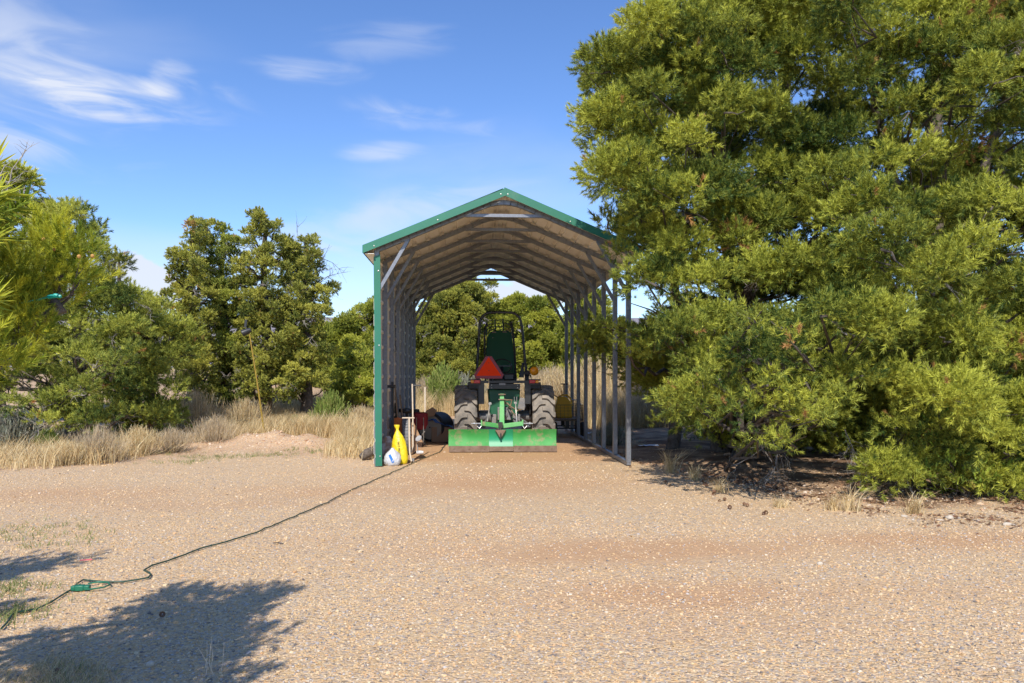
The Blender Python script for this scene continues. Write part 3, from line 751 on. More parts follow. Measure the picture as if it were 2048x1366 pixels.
# ------------------------------------------------------------------ tractor
def tractor():
    X0 = PY(1007.5, 800, 14.2).x; YA = 14.2
    root = thing('tractor', (X0, YA, 0), 'green compact tractor seen from behind with raised hood and orange triangle', 'tractor')
    def V(dx, y, z): return Vector((X0 + dx, y, z))
    Rt, Wt = .565, .40
    for sd in (-1, 1):
        cxw = X0 + sd * .715; c = Vector((cxw, YA, Rt)); tb = MB(); w2 = Wt / 2
        tb.lathe([(.30, -w2 + .03), (.36, -w2), (.47, -w2 - .005), (.515, -w2 + .025), (.53, -w2 * .5), (.535, 0), (.53, w2 * .5), (.515, w2 - .025), (.47, w2 + .005), (.36, w2), (.30, w2 - .03)], c, (1, 0, 0), 48)
        n = 15
        for k in range(n):
            for h in (-1, 1):
                a0 = 2 * math.pi * (k + (.5 if h > 0 else 0)) / n; vs_ = []; m = 7
                for i in range(m):
                    f = i / (m - 1); x = h * (w2 + .008 - f * (w2 + .035)); bendf = sstep(.15, .62, f)
                    a = a0 - .02 + float(bendf) * .19; ro = (.582 if f > .12 else .560); ri = .515 - (.03 if f < .1 else 0); da = .070 * (1.15 - .35 * f)
                    for (r, s_) in ((ri, -1.25), (ro, -1), (ro, 1), (ri, 1.25)):
                        aa = a + s_ * da; vs_.append(c + Vector((x, -math.sin(aa) * r * -1, math.cos(aa) * r)))
                fs = [(i * 4 + j, i * 4 + j + 1, i * 4 + 5 + j, i * 4 + 4 + j) for i in range(m - 1) for j in range(3)] + [(0, 1, 2, 3), ((m - 1) * 4 + 3, (m - 1) * 4 + 2, (m - 1) * 4 + 1, (m - 1) * 4)]
                tb.add(vs_, fs)
        wh = MB(); wh.lathe([(.05, -.09), (.16, -.08), (.22, -.02), (.29, .0), (.31, .06), (.315, .13), (.29, .14), (.29, -.14), (.315, -.13), (.31, -.05)][:7], c, (1, 0, 0), 32)
        wheel = tb.build('rear_tyre', m_tyre, root, smooth=30); wh.build('rim', mat('rim_yellow', (.62, .45, .02), .5) if sd < 0 else bpy.data.materials['rim_yellow'], wheel, smooth=40)
        # front wheels (smaller, ahead)
        cf = Vector((X0 + sd * .60, YA + 1.75, .36)); ft = MB()
        ft.lathe([(.18, -.11), (.24, -.13), (.33, -.12), (.36, -.06), (.365, 0), (.36, .06), (.33, .12), (.24, .13), (.18, .11)], cf, (1, 0, 0), 32)
        for k in range(18):
            a = 2 * math.pi * k / 18; ft.beam(cf + Vector((-.12, math.sin(a) * .35, math.cos(a) * .35)), cf + Vector((.12, math.sin(a + .2) * .35, math.cos(a + .2) * .35)), .03, .045, up=(0, math.sin(a), math.cos(a)))
        ft.build('front_tyre', m_tyre, root, smooth=30)
        # fender: inner wall and flat top
        fe = MB()
        pts = [(.0, YA - .33, .98), (.0, YA - .30, 1.19), (.0, YA + .55, 1.16), (.0, YA + .62, .62), (.0, YA + .1, .45), (.0, YA - .20, .60)]
        fe.prism([V(sd * .47, y, z) for _, y, z in pts], (sd * .03, 0, 0)); fe.box(V(sd * .565, YA + .10, 1.185), (.22, .88, .035)); fe.box(V(sd * .565, YA - .335, 1.135), (.22, .025, .11))
        fe.build('fender', m_blackdusty, root, bevel=.008)
        lb = MB(); lb.box(V(sd * .55, YA - .352, 1.245), (.235, .06, .03)); lb.box(V(sd * .55, YA - .345, 1.17), (.24, .05, .035)); lb.build('lamp_bracket', m_black, root, bevel=.006)
        tl = MB(); tl.box(V(sd * .51, YA - .385, 1.215), (.115, .05, .062)); tl.build('tail_light', m_redlens, root, bevel=.010)
        ta = MB(); ta.box(V(sd * .598, YA - .385, 1.215), (.055, .048, .058)); ta.build('turn_signal', m_amber, root, bevel=.010)
        # lift arms, rods
        la = MB(); la.beam(V(sd * .30, YA - .1, .50), V(sd * .40, 13.25, .44), .035, .075); la.lathe([(.045, -.03), (.045, .03)], V(sd * .40, 13.25, .44), (1, 0, 0), 16); la.build('lower_link', m_cast, root, bevel=.004)
    # roll bar
    rb = MB(); path = []
    b0, b1, t0 = PY(956, 760, YA), PY(1053, 745, YA), PY(962, 640, YA)
    raw = [PY(953, 770, YA), PY(955, 720, YA), PY(959, 655, YA)]
    for k in range(9):
        a = math.pi / 2 * k / 8; raw.append(PY(960 + 22 * (1 - math.cos(a)), 647 - 22 * math.sin(a), YA))
    raw += [PY(1000, 624.5, YA)]
    for k in range(9):
        a = math.pi / 2 * k / 8; raw.append(PY(1020 + 22 * math.sin(a), 625 + 22 * (1 - math.cos(a)), YA))
    raw += [PY(1044, 655, YA), PY(1050, 720, YA), PY(1054, 770, YA)]
    rb.tube(raw, .025, 10); rb.build('roll_bar', m_black, root, smooth=60)
    for sx_ in (956, 1054):
        kb = MB(); p = PY(sx_, 747, YA - .04); kb.lathe([(.055, -.045), (.06, 0), (.05, .045)], p, (1, 0, 0), 14); kb.box(p + Vector((0, .03, -.09)), (.075, .08, .16)); kb.tube([p + Vector((.03, -.05, .03)), p + Vector((.07, -.06, -.04)), p + Vector((.09, -.05, -.12))], .006, 6); kb.build('roll_bar_hinge', m_blackdusty, root, bevel=.004)
    # platform, rear plate, housing
    pl = MB(); pl.box(V(0, YA - .22, 1.21), (.92, .30, .05)); pl.box(V(0, YA - .345, 1.125), (.58, .03, .095)); pl.box(V(-.43, YA - .30, 1.0), (.11, .12, .40)); pl.box(V(.43, YA - .30, 1.0), (.11, .12, .40))
    for sx_ in (-.24, .24):
        for z in (1.10, 1.15): pl.lathe([(.010, 0), (.010, .008)], V(sx_, YA - .36, z), (0, -1, 0), 8, 1)
    pl.build('rear_platform', [m_black, m_steel], root, bevel=.006)
    lp = MB(); lp.box(PY(1004.5, 768, YA - .365), (.115, .004, .038)); lp.build('data_plate', m_grey, root)
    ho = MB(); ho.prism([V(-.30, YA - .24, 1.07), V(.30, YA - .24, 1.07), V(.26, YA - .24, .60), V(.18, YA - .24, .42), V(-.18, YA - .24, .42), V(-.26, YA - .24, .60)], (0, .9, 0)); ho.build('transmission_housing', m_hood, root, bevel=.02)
    ax = MB(); ax.lathe([(.10, -.52), (.10, -.3), (.15, -.22), (.15, .22), (.10, .3), (.10, .52)], V(0, YA, Rt), (1, 0, 0), 20)
    ax.box(V(0, YA - .26, .62), (.26, .14, .24)); ax.box(V(-.2, YA - .3, .50), (.10, .10, .22)); ax.box(V(.22, YA - .3, .50), (.14, .10, .22)); ax.lathe([(.03, 0), (.03, .12)], V(0, YA - .33, .60), (0, -1, 0), 12); ax.lathe([(.065, 0), (.065, .05)], V(0, YA - .3, .60), (0, -1, 0), 12)
    ax.box(V(.33, YA - .28, .80), (.14, .08, .22), Matrix.Rotation(.25, 3, 'Y')); ax.build('rear_axle', m_cast, root, bevel=.012)
    lr = MB(); p, q = PY(980, 807, 13.6), PY(975, 843, 13.45); lr.tube([p, q], .013, 8); lr.lathe([(.028, -.02), (.028, .02)], p, (0, 1, 0), 12); lr.build('lift_rod', m_steel, root)
    lr = MB(); p, q = PY(1032, 822, 13.5), PY(1034, 845, 13.45); lr.tube([PY(1031, 803, 13.6), p, q], [.011, .014, .018], 8)
    for dx in (-.022, .022): lr.box(PY(1031, 799, 13.6) + Vector((dx, 0, .0)), (.010, .03, .10))
    lr.box(PY(1031, 806, 13.6), (.055, .035, .03)); lr.build('lift_rod', m_steel, root, bevel=.003)
    ts = MB(); ts.tube([V(.02, YA - .3, .80), PY(1004, 792, 13.3)], .02, 8); ts.build('top_link', m_cast, root)
    hs_ = MB()
    for a in ((1014, 806, 1020, 812, 1036, 822), (1018, 812, 1026, 826, 1032, 832), (1012, 800, 1024, 800, 1020, 815)):
        hs_.tube([PY(a[0], a[1], 13.75), PY(a[2], a[3], 13.6), PY(a[4], a[5], 13.62)], .013, 6)
    hs_.build('hydraulic_hose', m_wood, root)
    # seat, steering column and wheel
    se = MB(); se.box(V(.02, YA + .25, 1.24), (.44, .40, .08)); se.box(V(.10, YA + .06, 1.30), (.22, .08, .14)); se.build('seat', m_black, root, bevel=.03)
    sw = MB(); c = V(.0, YA + .80, 1.52)
    ring = [c + Vector((math.cos(a) * .19, math.sin(a) * .12, math.sin(a) * .14)) for a in [2 * math.pi * k / 24 for k in range(25)]]; sw.tube(ring, .013, 6, cap=False); sw.tube([c, c + Vector((0, .18, -.35))], .03, 8)
    sw.box(c + Vector((0, .0, 0)), (.36, .02, .025)); sw.build('steering_wheel', m_black, root)
    bd = MB(); bd.box(V(0, YA + 1.25, .78), (.44, 1.5, .34)); bd.box(V(0, YA + 1.05, 1.08), (.50, .12, .50)); bd.box(V(0, YA + 1.5, 1.02), (.34, .6, .22)); bd.box(V(0, YA + 1.75, .40), (1.0, .16, .14)); bd.build('engine', m_blackdusty, root, bevel=.02)
    fl = MB(); fl.box(V(0, YA + .55, .62), (.88, .6, .03)); fl.build('foot_deck', m_black, root)
    # raised hood: hollow green shell, underside towards the rear, cage grille at its far end
    yh = 15.55; P = lambda px, py, dy=0: PY(px, py, yh + dy)
    out = [P(973, 760, -.35), P(972, 700), P(974, 678)]
    for k in range(7):
        a = math.pi / 2 * k / 6; out.append(P(975.5 + 17 * (1 - math.cos(a)), 673 - 12 * math.sin(a)))
    for k in range(7):
        a = math.pi / 2 * k / 6; out.append(P(1008 + 16 * math.sin(a), 661 + 12 * (1 - math.cos(a))))
    out += [P(1026, 690), P(1030, 730, -.15), P(1031, 760, -.35)]
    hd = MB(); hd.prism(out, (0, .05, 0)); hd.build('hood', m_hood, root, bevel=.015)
    # side skirts of the hood seen on edge
    for sd, pl_ in ((-1, [(971, 760, -.35), (969.5, 700, -.12), (969, 660, -.1), (974, 648, 0)]), (1, [(1032, 760, -.35), (1029, 700, -.12), (1025, 655, -.1), (1021, 646, 0)])):
        sk = MB(); ps = [P(*q) for q in pl_]
        for a, b_ in zip(ps[:-1], ps[1:]): sk.beam(a, b_, .10, .035, up=(1, 0, 0))
        sk.build('hood_side', m_blackdusty, root, bevel=.008)
    ms_ = mat('aged_sticker', (.30, .22, .20), .6)
    for px_, py_ in ((988, 664.5), (1009, 664)): lab = MB(); lab.box(P(px_, py_, -.01), (.085, .004, .023)); lab.build('hood_sticker', ms_, root)
    lab = MB(); lab.lathe([(.011, 0), (.011, .01)], P(985.5, 675.5, -.0), (0, -1, 0), 8); lab.build('hood_bolt', ms_, root)
    gr = MB()
    for k in range(4):
        d = k * .10; yb = 640 + k * 6.6; pts = []
        xl, xr = 972 + k * .7, 1023 - k * .6
        for i in range(7): a = math.pi / 2 * i / 6; pts.append(P(xl + 14 * (1 - math.cos(a)), yb + 10 - 10 * math.sin(a), .22 - d * .5))
        for i in range(7): a = math.pi / 2 * i / 6; pts.append(P(xr - 14 * (1 - math.sin(a)), yb + 10 - 10 * math.cos(a), .22 - d * .5))
        pts = [P(xl, yb + 20, .10 - d * .3)] + pts + [P(xr, yb + 20, .10 - d * .3)]; gr.tube(pts, .0075, 6)
    for px in (990, 1006): gr.tube([P(px, 637.5, .22), P(px + 1, 662, .05)], .012, 6)
    gr.build('grille_cage', m_black, root)
    # slow-moving-vehicle triangle
    c = PY(977.5, 739, YA - .42); tr = MB(); s_ = 1 / 107.5
    o8 = [(-6, 26), (6, 26), (29.5, -10.5), (26, -18), (-25, -18), (-29.5, -10.5)]
    tr.prism([c + Vector((x * s_, 0, z * s_)) for x, z in o8], (0, .004, 0)); sg = tr.build('warning_triangle', m_smvred, root)
    tr = MB(); tr.prism([c + Vector((x * s_, -.003, z * s_)) for x, z in [(0, 25), (25, -12.5), (-25, -12.5)]], (0, .0025, 0))
    for z in (13, -2): tr.lathe([(.008, 0), (.008, .005)], c + Vector((0, -.003, z * s_)), (0, -1, 0), 8, 1)
    tr.build('orange_centre', [m_orange, m_black], sg)
    tr = MB(); tr.tube([c + Vector((0, .02, -.10)), c + Vector((0, .05, -.25))], .012, 6); tr.build('triangle_stalk', m_steel, root)
    am = MB(); p = PY(1068.5, 742, YA - .1); am.lathe([(0, -.045), (.05, -.04), (.078, -.018), (.085, .0), (.078, .018), (.05, .035), (0, .04)], p, (0, 1, 0), 24); aml = am.build('amber_lamp', m_amber, root)
    am = MB(); am.tube([p + Vector((-.03, .03, 0)), p + Vector((-.1, .04, -.06)), p + Vector((-.13, .04, -.12))], .012, 6); am.box(p + Vector((-.10, .04, -.02)), (.07, .05, .06)); am.build('lamp_stalk', m_blackdusty, root)
    lv = MB()
    for px, py, qx, qy in ((1040, 752, 1046, 728), (1046, 752, 1052, 735), (1060, 756, 1061, 738)): lv.tube([PY(px, py, YA + .1), PY(qx, qy, YA + .1)], .010, 6); lv.lathe([(0, -.03), (.022, -.02), (.026, 0), (.018, .025), (0, .03)], PY(qx, qy, YA + .1), (0, 0, 1), 10)
    lv.prism([PY(1037, 755, YA + .2), PY(1048, 755, YA + .2), PY(1048, 724, YA + .2), PY(1045, 726, YA + .2)], (0, .05, 0)); lv.build('control_levers', m_black, root)


tractor()


def rear_blade():
    Yb = 12.95; c = PY(1004, 880, Yb)
    root = thing('grader_blade', (c.x, Yb, 0), 'scratched green rear grading blade with rusty cutting edge hitched behind the tractor', 'grader blade')
    def zz(py): return PY(1004, py, Yb).z
    zt_, zm, zb = zz(858.5), zz(893), .012
    def board(px0, px1, m, name, dy=0., th=.012, bm_=None):
        x0, x1 = PY(px0, 880, Yb).x, PY(px1, 880, Yb).x; pr = []
        for k in range(9): f = k / 8; z = zm + (zt_ - zm) * f; y = Yb + .05 * math.sin(math.pi * f) - .005 + dy; pr.append((y, z))
        mb = MB(); vs_ = [(x0, y, z) for y, z in pr] + [(x0, y + th, z) for y, z in reversed(pr)]; n = len(vs_)
        vs2 = [(x1, y, z) for _, y, z in vs_]; mb.add(vs_ + vs2, [tuple(range(n))[::-1], tuple(range(n, 2 * n))] + [(i, (i + 1) % n, n + (i + 1) % n, n + i) for i in range(n)])
        return mb.build(name, m, root, smooth=40)
    board(897, 1113, m_jd, 'moldboard')
    board(978, 1026, m_jdc, 'centre_plate', -.014)
    for a, b_, dz in ((898, 979, .0), (1027, 1113.5, -.002)):
        mb = MB(); x0, x1 = PY(a, 880, Yb).x, PY(b_, 880, Yb).x; mb.box(((x0 + x1) / 2, Yb - .028, (zm + zb) / 2 + .006 + dz), (x1 - x0, .016, zm - zb + .02))
        for k in range(3): mb.lathe([(.012, 0), (.012, .008), (0, .012)], (x0 + (x1 - x0) * (.12 + .38 * k), Yb - .036, zb + .055), (0, -1, 0), 8)
        mb.build('cutting_edge', m_rust, root, bevel=.003)
    mb = MB(); x0, x1 = PY(979, 880, Yb).x, PY(1027, 880, Yb).x; mb.box(((x0 + x1) / 2, Yb - .02, (zm + zb) / 2 + .004), (x1 - x0 - .006, .016, zm - zb)); mb.build('cutting_edge', m_rust, root, bevel=.003)
    for px in (902, 1110):
        pass
    # kingpin bracket and swivel
    kp = MB(); p = PY(1001, 868, Yb - .04); kp.prism([PY(990, 860, Yb - .045), PY(1012, 860, Yb - .045), PY(1007, 868, Yb - .045), PY(1003, 875, Yb - .045), PY(999, 875, Yb - .045), PY(995, 867, Yb - .045)], (0, .03, 0)); kp.build('pivot_plate', m_rust, root, bevel=.004)
    kp = MB(); kp.tube([PY(1001.5, 846, Yb + .02), PY(1001.5, 877, Yb - .06)], .016, 8); kp.lathe([(.07, -.015), (.075, 0), (.07, .015)], PY(1001, 858, Yb + .06), (0, 0, 1), 20, sx=1.5); kp.box(PY(1001, 850, Yb + .02), (.075, .09, .10)); kp.build('swivel', m_blackdusty, root, bevel=.004)
    bm_ = MB(); bm_.beam(PY(1001, 856, Yb + .05), PY(1003, 846, 13.35), .09, .08); bm_.build('drawbar', m_jdl, root, bevel=.006)
    # A-frame
    mb = MB(); mb.prism([PY(998.5, 850, 13.2), PY(1009, 850, 13.2), PY(1008, 787.5, 13.25), PY(1000, 787.5, 13.25)], (0, .07, 0)); mb.build('mast', m_jdl, root, bevel=.006)
    for a, b_ in (((964, 847), (1001, 852)), ((1044, 847), (1005, 852))):
        mb = MB(); mb.beam(PY(*a, 13.22), PY(*b_, 13.18), .075, .085, up=(0, 1, 0)); mb.build('cross_arm', m_jd if a[0] < 1000 else m_jdl, root, bevel=.006)
    for px in (963, 1045):
        mb = MB(); sd = -1 if px < 1000 else 1; mb.box(PY(px, 846, 13.2), (.022, .10, .11)); mb.build('hitch_ear', m_jdl, root, bevel=.004)
        mb = MB(); mb.lathe([(.014, 0), (.014, .11), (.03, .11), (.03, .14), (.014, .14), (.014, .18)], PY(px, 847, 13.2), (sd, 0, 0), 10); mb.tube([PY(px, 851, 13.16), PY(px + sd * 4, 857, 13.14), PY(px + sd * 9, 852, 13.15)], .006, 5); mb.build('hitch_pin', m_steel, root)
    for py in (789, 799): mb = MB(); mb.lathe([(.011, -.062), (.011, .062)], PY(1004, py, 13.22), (1, 0, 0), 8); mb.build('mast_pin', m_rust, root)


rear_blade()
# ------------------------------------------------------------------ big pinyons at the right
def W3(px, py, d): return PY(px, py, d)


def gp(px, d): v = PY(px, HY, d); return (v.x, v.y, hz(v.x, v.y) - .05)


def clist(rows):
    out = []
    for px, py, Y, r in rows: v = PY(px, py, Y); out.append((v.x, v.y, v.z, r))
    return out


A_top = [(1345, -90), (1315, 50), (1250, 105), (1205, 160), (1196, 230), (1200, 330), (1225, 385), (1285, 430), (1420, 400), (1500, 470), (1600, 430), (1660, 330), (1700, 200), (1690, -90)]
A_mid = [(1340, 540), (1380, 470), (1430, 430), (1560, 400), (1730, 420), (1740, 600), (1700, 640), (1560, 560), (1420, 590), (1300, 580)]
A_low = [(1350, 650), (1370, 600), (1420, 600), (1560, 620), (1740, 600), (1780, 720), (1720, 790), (1620, 880), (1560, 850), (1470, 850), (1400, 860), (1350, 800), (1400, 740), (1360, 720)]
B_all = [(1690, -90), (1700, 200), (1640, 400), (1730, 470), (1740, 640), (1800, 740), (1770, 880), (1770, 980), (1860, 990), (2100, 1000), (2260, 850), (2330, 400), (2330, -90)]
holes_a = [(1425, 175, 38), (1405, 440, 52), (1485, 610, 62), (1355, 585, 44), (1590, 335, 36), (1650, 560, 44), (1640, 880, 80), (1700, 690, 44)]
holes_b = [(1850, 265, 44), (1905, 238, 30), (1700, 690, 56), (1855, 440, 46), (1765, 835, 56), (1720, 560, 36), (1840, 590, 44)]
cA = fill(A_top, 10.3, 1.6, 86, .40, 11, back=0, holes=holes_a, lo=.45) + fill(A_mid, 10.4, 1.3, 76, .34, 12, back=0, holes=holes_a, lo=.3, tilt=1.6) + fill(A_low, 10.1, 1.2, 74, .29, 13, back=.2, holes=holes_a, lo=.2, tilt=1.7)
cA += fill(A_top, 11.7, .7, 58, .36, 111, back=.35, holes=holes_a[:2] + holes_a[4:5]) + fill(A_mid, 11.8, .6, 54, .34, 112, back=.5) + fill(A_low, 11.2, .6, 54, .32, 113, back=.5, holes=holes_a[5:])
cA += clist([(1215, 455, 9.35, .20), (1255, 480, 9.35, .24), (1300, 500, 9.4, .26), (1240, 515, 9.3, .20), (1280, 545, 9.5, .18), (1330, 470, 9.6, .28), (1350, 530, 9.8, .28),
             (1205, 655, 10.3, .14), (1235, 672, 10.3, .20), (1268, 690, 10.2, .24), (1300, 705, 10.1, .22), (1260, 715, 10.2, .17), (1330, 650, 10.1, .26), (1345, 700, 9.9, .24), (1375, 650, 9.8, .28),
             (1335, 812, 9.6, .20), (1370, 840, 9.5, .22), (1325, 850, 9.4, .15), (1410, 790, 9.6, .24), (1390, 860, 9.4, .16), (1490, 900, 9.0, .13), (1520, 905, 9.0, .14), (1560, 880, 9.1, .18)])
cB = fill(B_all, 9.3, 1.5, 78, .33, 21, back=0, holes=holes_b, lo=.3, tilt=.9) + fill(B_all, 10.9, .7, 60, .36, 121, back=.4, holes=holes_b[:2]) + clist([(1770, 1000, 7.9, .13), (1790, 970, 7.9, .15), (1720, 740, 8.6, .22), (1690, 770, 8.7, .2)])
cA += fill([(1255, 150), (1440, 120), (1470, 390), (1270, 415)], 8.7, .5, 100, .25, 14, back=0) + clist([(1285, 350, 9.2, .24), (1275, 430, 9.3, .22), (1300, 400, 9.1, .24)])
g_ = random.Random(5)
for _ in range(26):   # the far and outer sides, for other viewpoints
    a = g_.uniform(0, 6.28); c0 = PY(1480, 755, 12.2); rr = g_.uniform(1.2, 2.4); cA.append((c0.x + math.cos(a) * rr, c0.y + abs(math.sin(a)) * rr, g_.uniform(1.2, 6.3), .5))
    c0 = PY(1980, 755, 10.6); cB.append((c0.x + abs(math.cos(a)) * rr * 1.1, c0.y + math.sin(a) * rr * .8 + .6, g_.uniform(.9, 6.3), .5))
for _ in range(16):   # tops above the picture
    c0 = PY(g_.uniform(1380, 1620), -130, 11.6); cA.append((c0.x, c0.y + g_.uniform(-.9, 1.2), g_.uniform(6.6, 7.9), .5))
    c0 = PY(g_.uniform(1780, 2150), -130, 10.2); cB.append((c0.x, c0.y + g_.uniform(-.9, 1.2), g_.uniform(6.2, 7.6), .48))
cA += fill([(1430, 760), (1500, 640), (1640, 600), (1740, 690), (1750, 790), (1700, 870), (1620, 860), (1560, 895), (1465, 880)], 7.6, .6, 72, .19, 17, back=.3)
cB += fill([(1790, 780), (1900, 720), (2120, 740), (2140, 960), (1960, 960), (1850, 960), (1790, 880)], 7.9, .6, 66, .20, 18, back=.5)
cA += fill([(1400, 800), (1640, 780), (1640, 900), (1420, 890)], 12.2, .6, 44, .3, 15, back=.9)
cB += fill([(1640, 760), (1840, 740), (1840, 930), (1660, 910)], 11.2, .6, 44, .3, 16, back=.9) + clist([(1860, 965, 8.0, .17), (1900, 940, 8.1, .2), (1960, 925, 8.1, .22), (2015, 955, 7.9, .2), (2045, 900, 8.0, .24), (1990, 870, 8.2, .22), (1850, 900, 8.3, .2), (2065, 985, 7.8, .18), (1930, 990, 7.8, .13), (2000, 1000, 7.7, .12)])
b_ = gp(1450, 12.6)
tree('pinyon_pine', 'tall dense pinyon pine overhanging the open side of the carport', 'pine tree', 'tall pinyons beside the carport',
     [([b_, W3(1475, 760, 12.6), W3(1490, 640, 12.5), W3(1500, 480, 12.3), W3(1540, 300, 12.1), W3(1590, 60, 12.0), W3(1600, -140, 11.9)], .21, .05),
      ([W3(1488, 600, 12.5), W3(1455, 480, 12.2), W3(1420, 380, 12.0), W3(1385, 200, 11.8), W3(1400, -20, 11.7)], .13, .03),
      ([gp(1345, 13.2), W3(1365, 660, 13.2), W3(1350, 560, 13.1), W3(1380, 430, 12.8)], .12, .05)],
     cA, m_needle, T_PIN, 86, .108, 31, limb_r=.018, limbs=.45, dead=30, deadlen=.6, kw=dict(nl=15, lobe=.46))
b_ = gp(1820, 10.6)
tree('pinyon_pine', 'broad pinyon pine by the yard edge with branches sweeping to the ground', 'pine tree', 'tall pinyons beside the carport',
     [([b_, W3(1835, 760, 10.6), W3(1860, 560, 10.6), W3(1872, 400, 10.6), W3(1868, 250, 10.5), W3(1880, 60, 10.5), W3(1890, -140, 10.5)], .20, .05),
      ([W3(1855, 620, 10.6), W3(1940, 420, 10.3), W3(2010, 200, 10.2), W3(2060, 0, 10.2)], .10, .03),
      ([W3(1850, 520, 10.6), W3(1780, 340, 10.4), W3(1740, 160, 10.4)], .09, .03)],
     cB, m_needle, T_PIN, 90, .104, 32, limb_r=.018, limbs=.45, dead=30, deadlen=.55, kw=dict(nl=15, lobe=.46))

# hanging dead limbs under the right-hand pinyons
def dead_limb(name, label, pts, seed, n=10, r=.016):
    g = random.Random(seed); mb = MB(); P = [Vector(p) for p in pts]; mb.tube(P, [r * (1 - .5 * i / (len(P) - 1)) for i in range(len(P))], 6, cap=False)
    for _ in range(n):
        i = g.randint(1, len(P) - 1); d = (P[i] - P[i - 1]).normalized() + Vector((g.gauss(0, .5), g.gauss(0, .4), g.gauss(-.2, .4))); twig(mb, P[i - 1].lerp(P[i], g.random()), d, g.uniform(.25, .5), r * .5, g, 1)
    tag(mb.build(name, m_dead, None, smooth=0), label, 'dead branch', 'dead limbs under the pinyons')


dead_limb('dead_branch', 'bleached dead branch bending low over the shaded ground under the pinyon', [W3(1570, 872, 9.0), W3(1530, 893, 8.9), W3(1500, 915, 8.8), W3(1470, 930, 8.9)], 1, 5, .007)
dead_limb('dead_branch', 'fan of thin grey dead twigs hanging down under the pinyon', [W3(1545, 880, 8.9), W3(1555, 905, 8.8), W3(1550, 935, 8.8), W3(1540, 950, 8.8)], 2, 12, .006)
dead_limb('dead_branch', 'grey dead branch drooping to the ground between the two big pinyons', [W3(1690, 860, 8.6), W3(1705, 895, 8.4), W3(1718, 930, 8.2), W3(1722, 970, 8.1)], 3, 12, .007)
dead_limb('dead_branch', 'forked white dead stem at the foot of the right pinyon', [W3(1822, 945, 7.9), W3(1815, 965, 7.8), W3(1825, 985, 7.7), W3(1833, 1008, 7.6)], 4, 5, .007)

# bright juniper sapling in front of the second pinyon
p = PY(1930, 755, 7.75); base = (p.x, p.y, hz(p.x, p.y) - .03); g_ = random.Random(8)
cj = [(px_, py_, Y_, r_) for px_, py_, Y_, r_ in ((1870, 850, 7.7, .14), (1860, 900, 7.6, .18), (1900, 930, 7.5, .2), (1880, 960, 7.45, .17), (1950, 960, 7.5, .2), (1985, 975, 7.5, .18), (1930, 905, 7.7, .18), (1960, 860, 7.8, .15), (1990, 910, 7.7, .18), (2010, 950, 7.6, .17), (1915, 870, 7.8, .15), (1940, 930, 8.0, .2), (1878, 815, 7.75, .10), (1905, 985, 7.5, .15), (1960, 995, 7.5, .13), (2035, 980, 7.7, .16), (2050, 920, 7.8, .2))]
tree('juniper_sapling', 'bright green young juniper at the yard edge before the broad pinyon', 'juniper', None,
     [([base, W3(1925, 930, 7.8), W3(1915, 860, 7.8)], .03, .01), ([base, W3(1890, 900, 7.7), W3(1878, 830, 7.75)], .02, .008), ([base, W3(1980, 920, 7.8), W3(1985, 880, 7.8)], .02, .008)],
     clist(cj), m_juniper_b, T_JUN, 70, .075, 41, limbs=1, dead=0, limb_r=.008, kw=dict(upb=.9, flat=1.15))

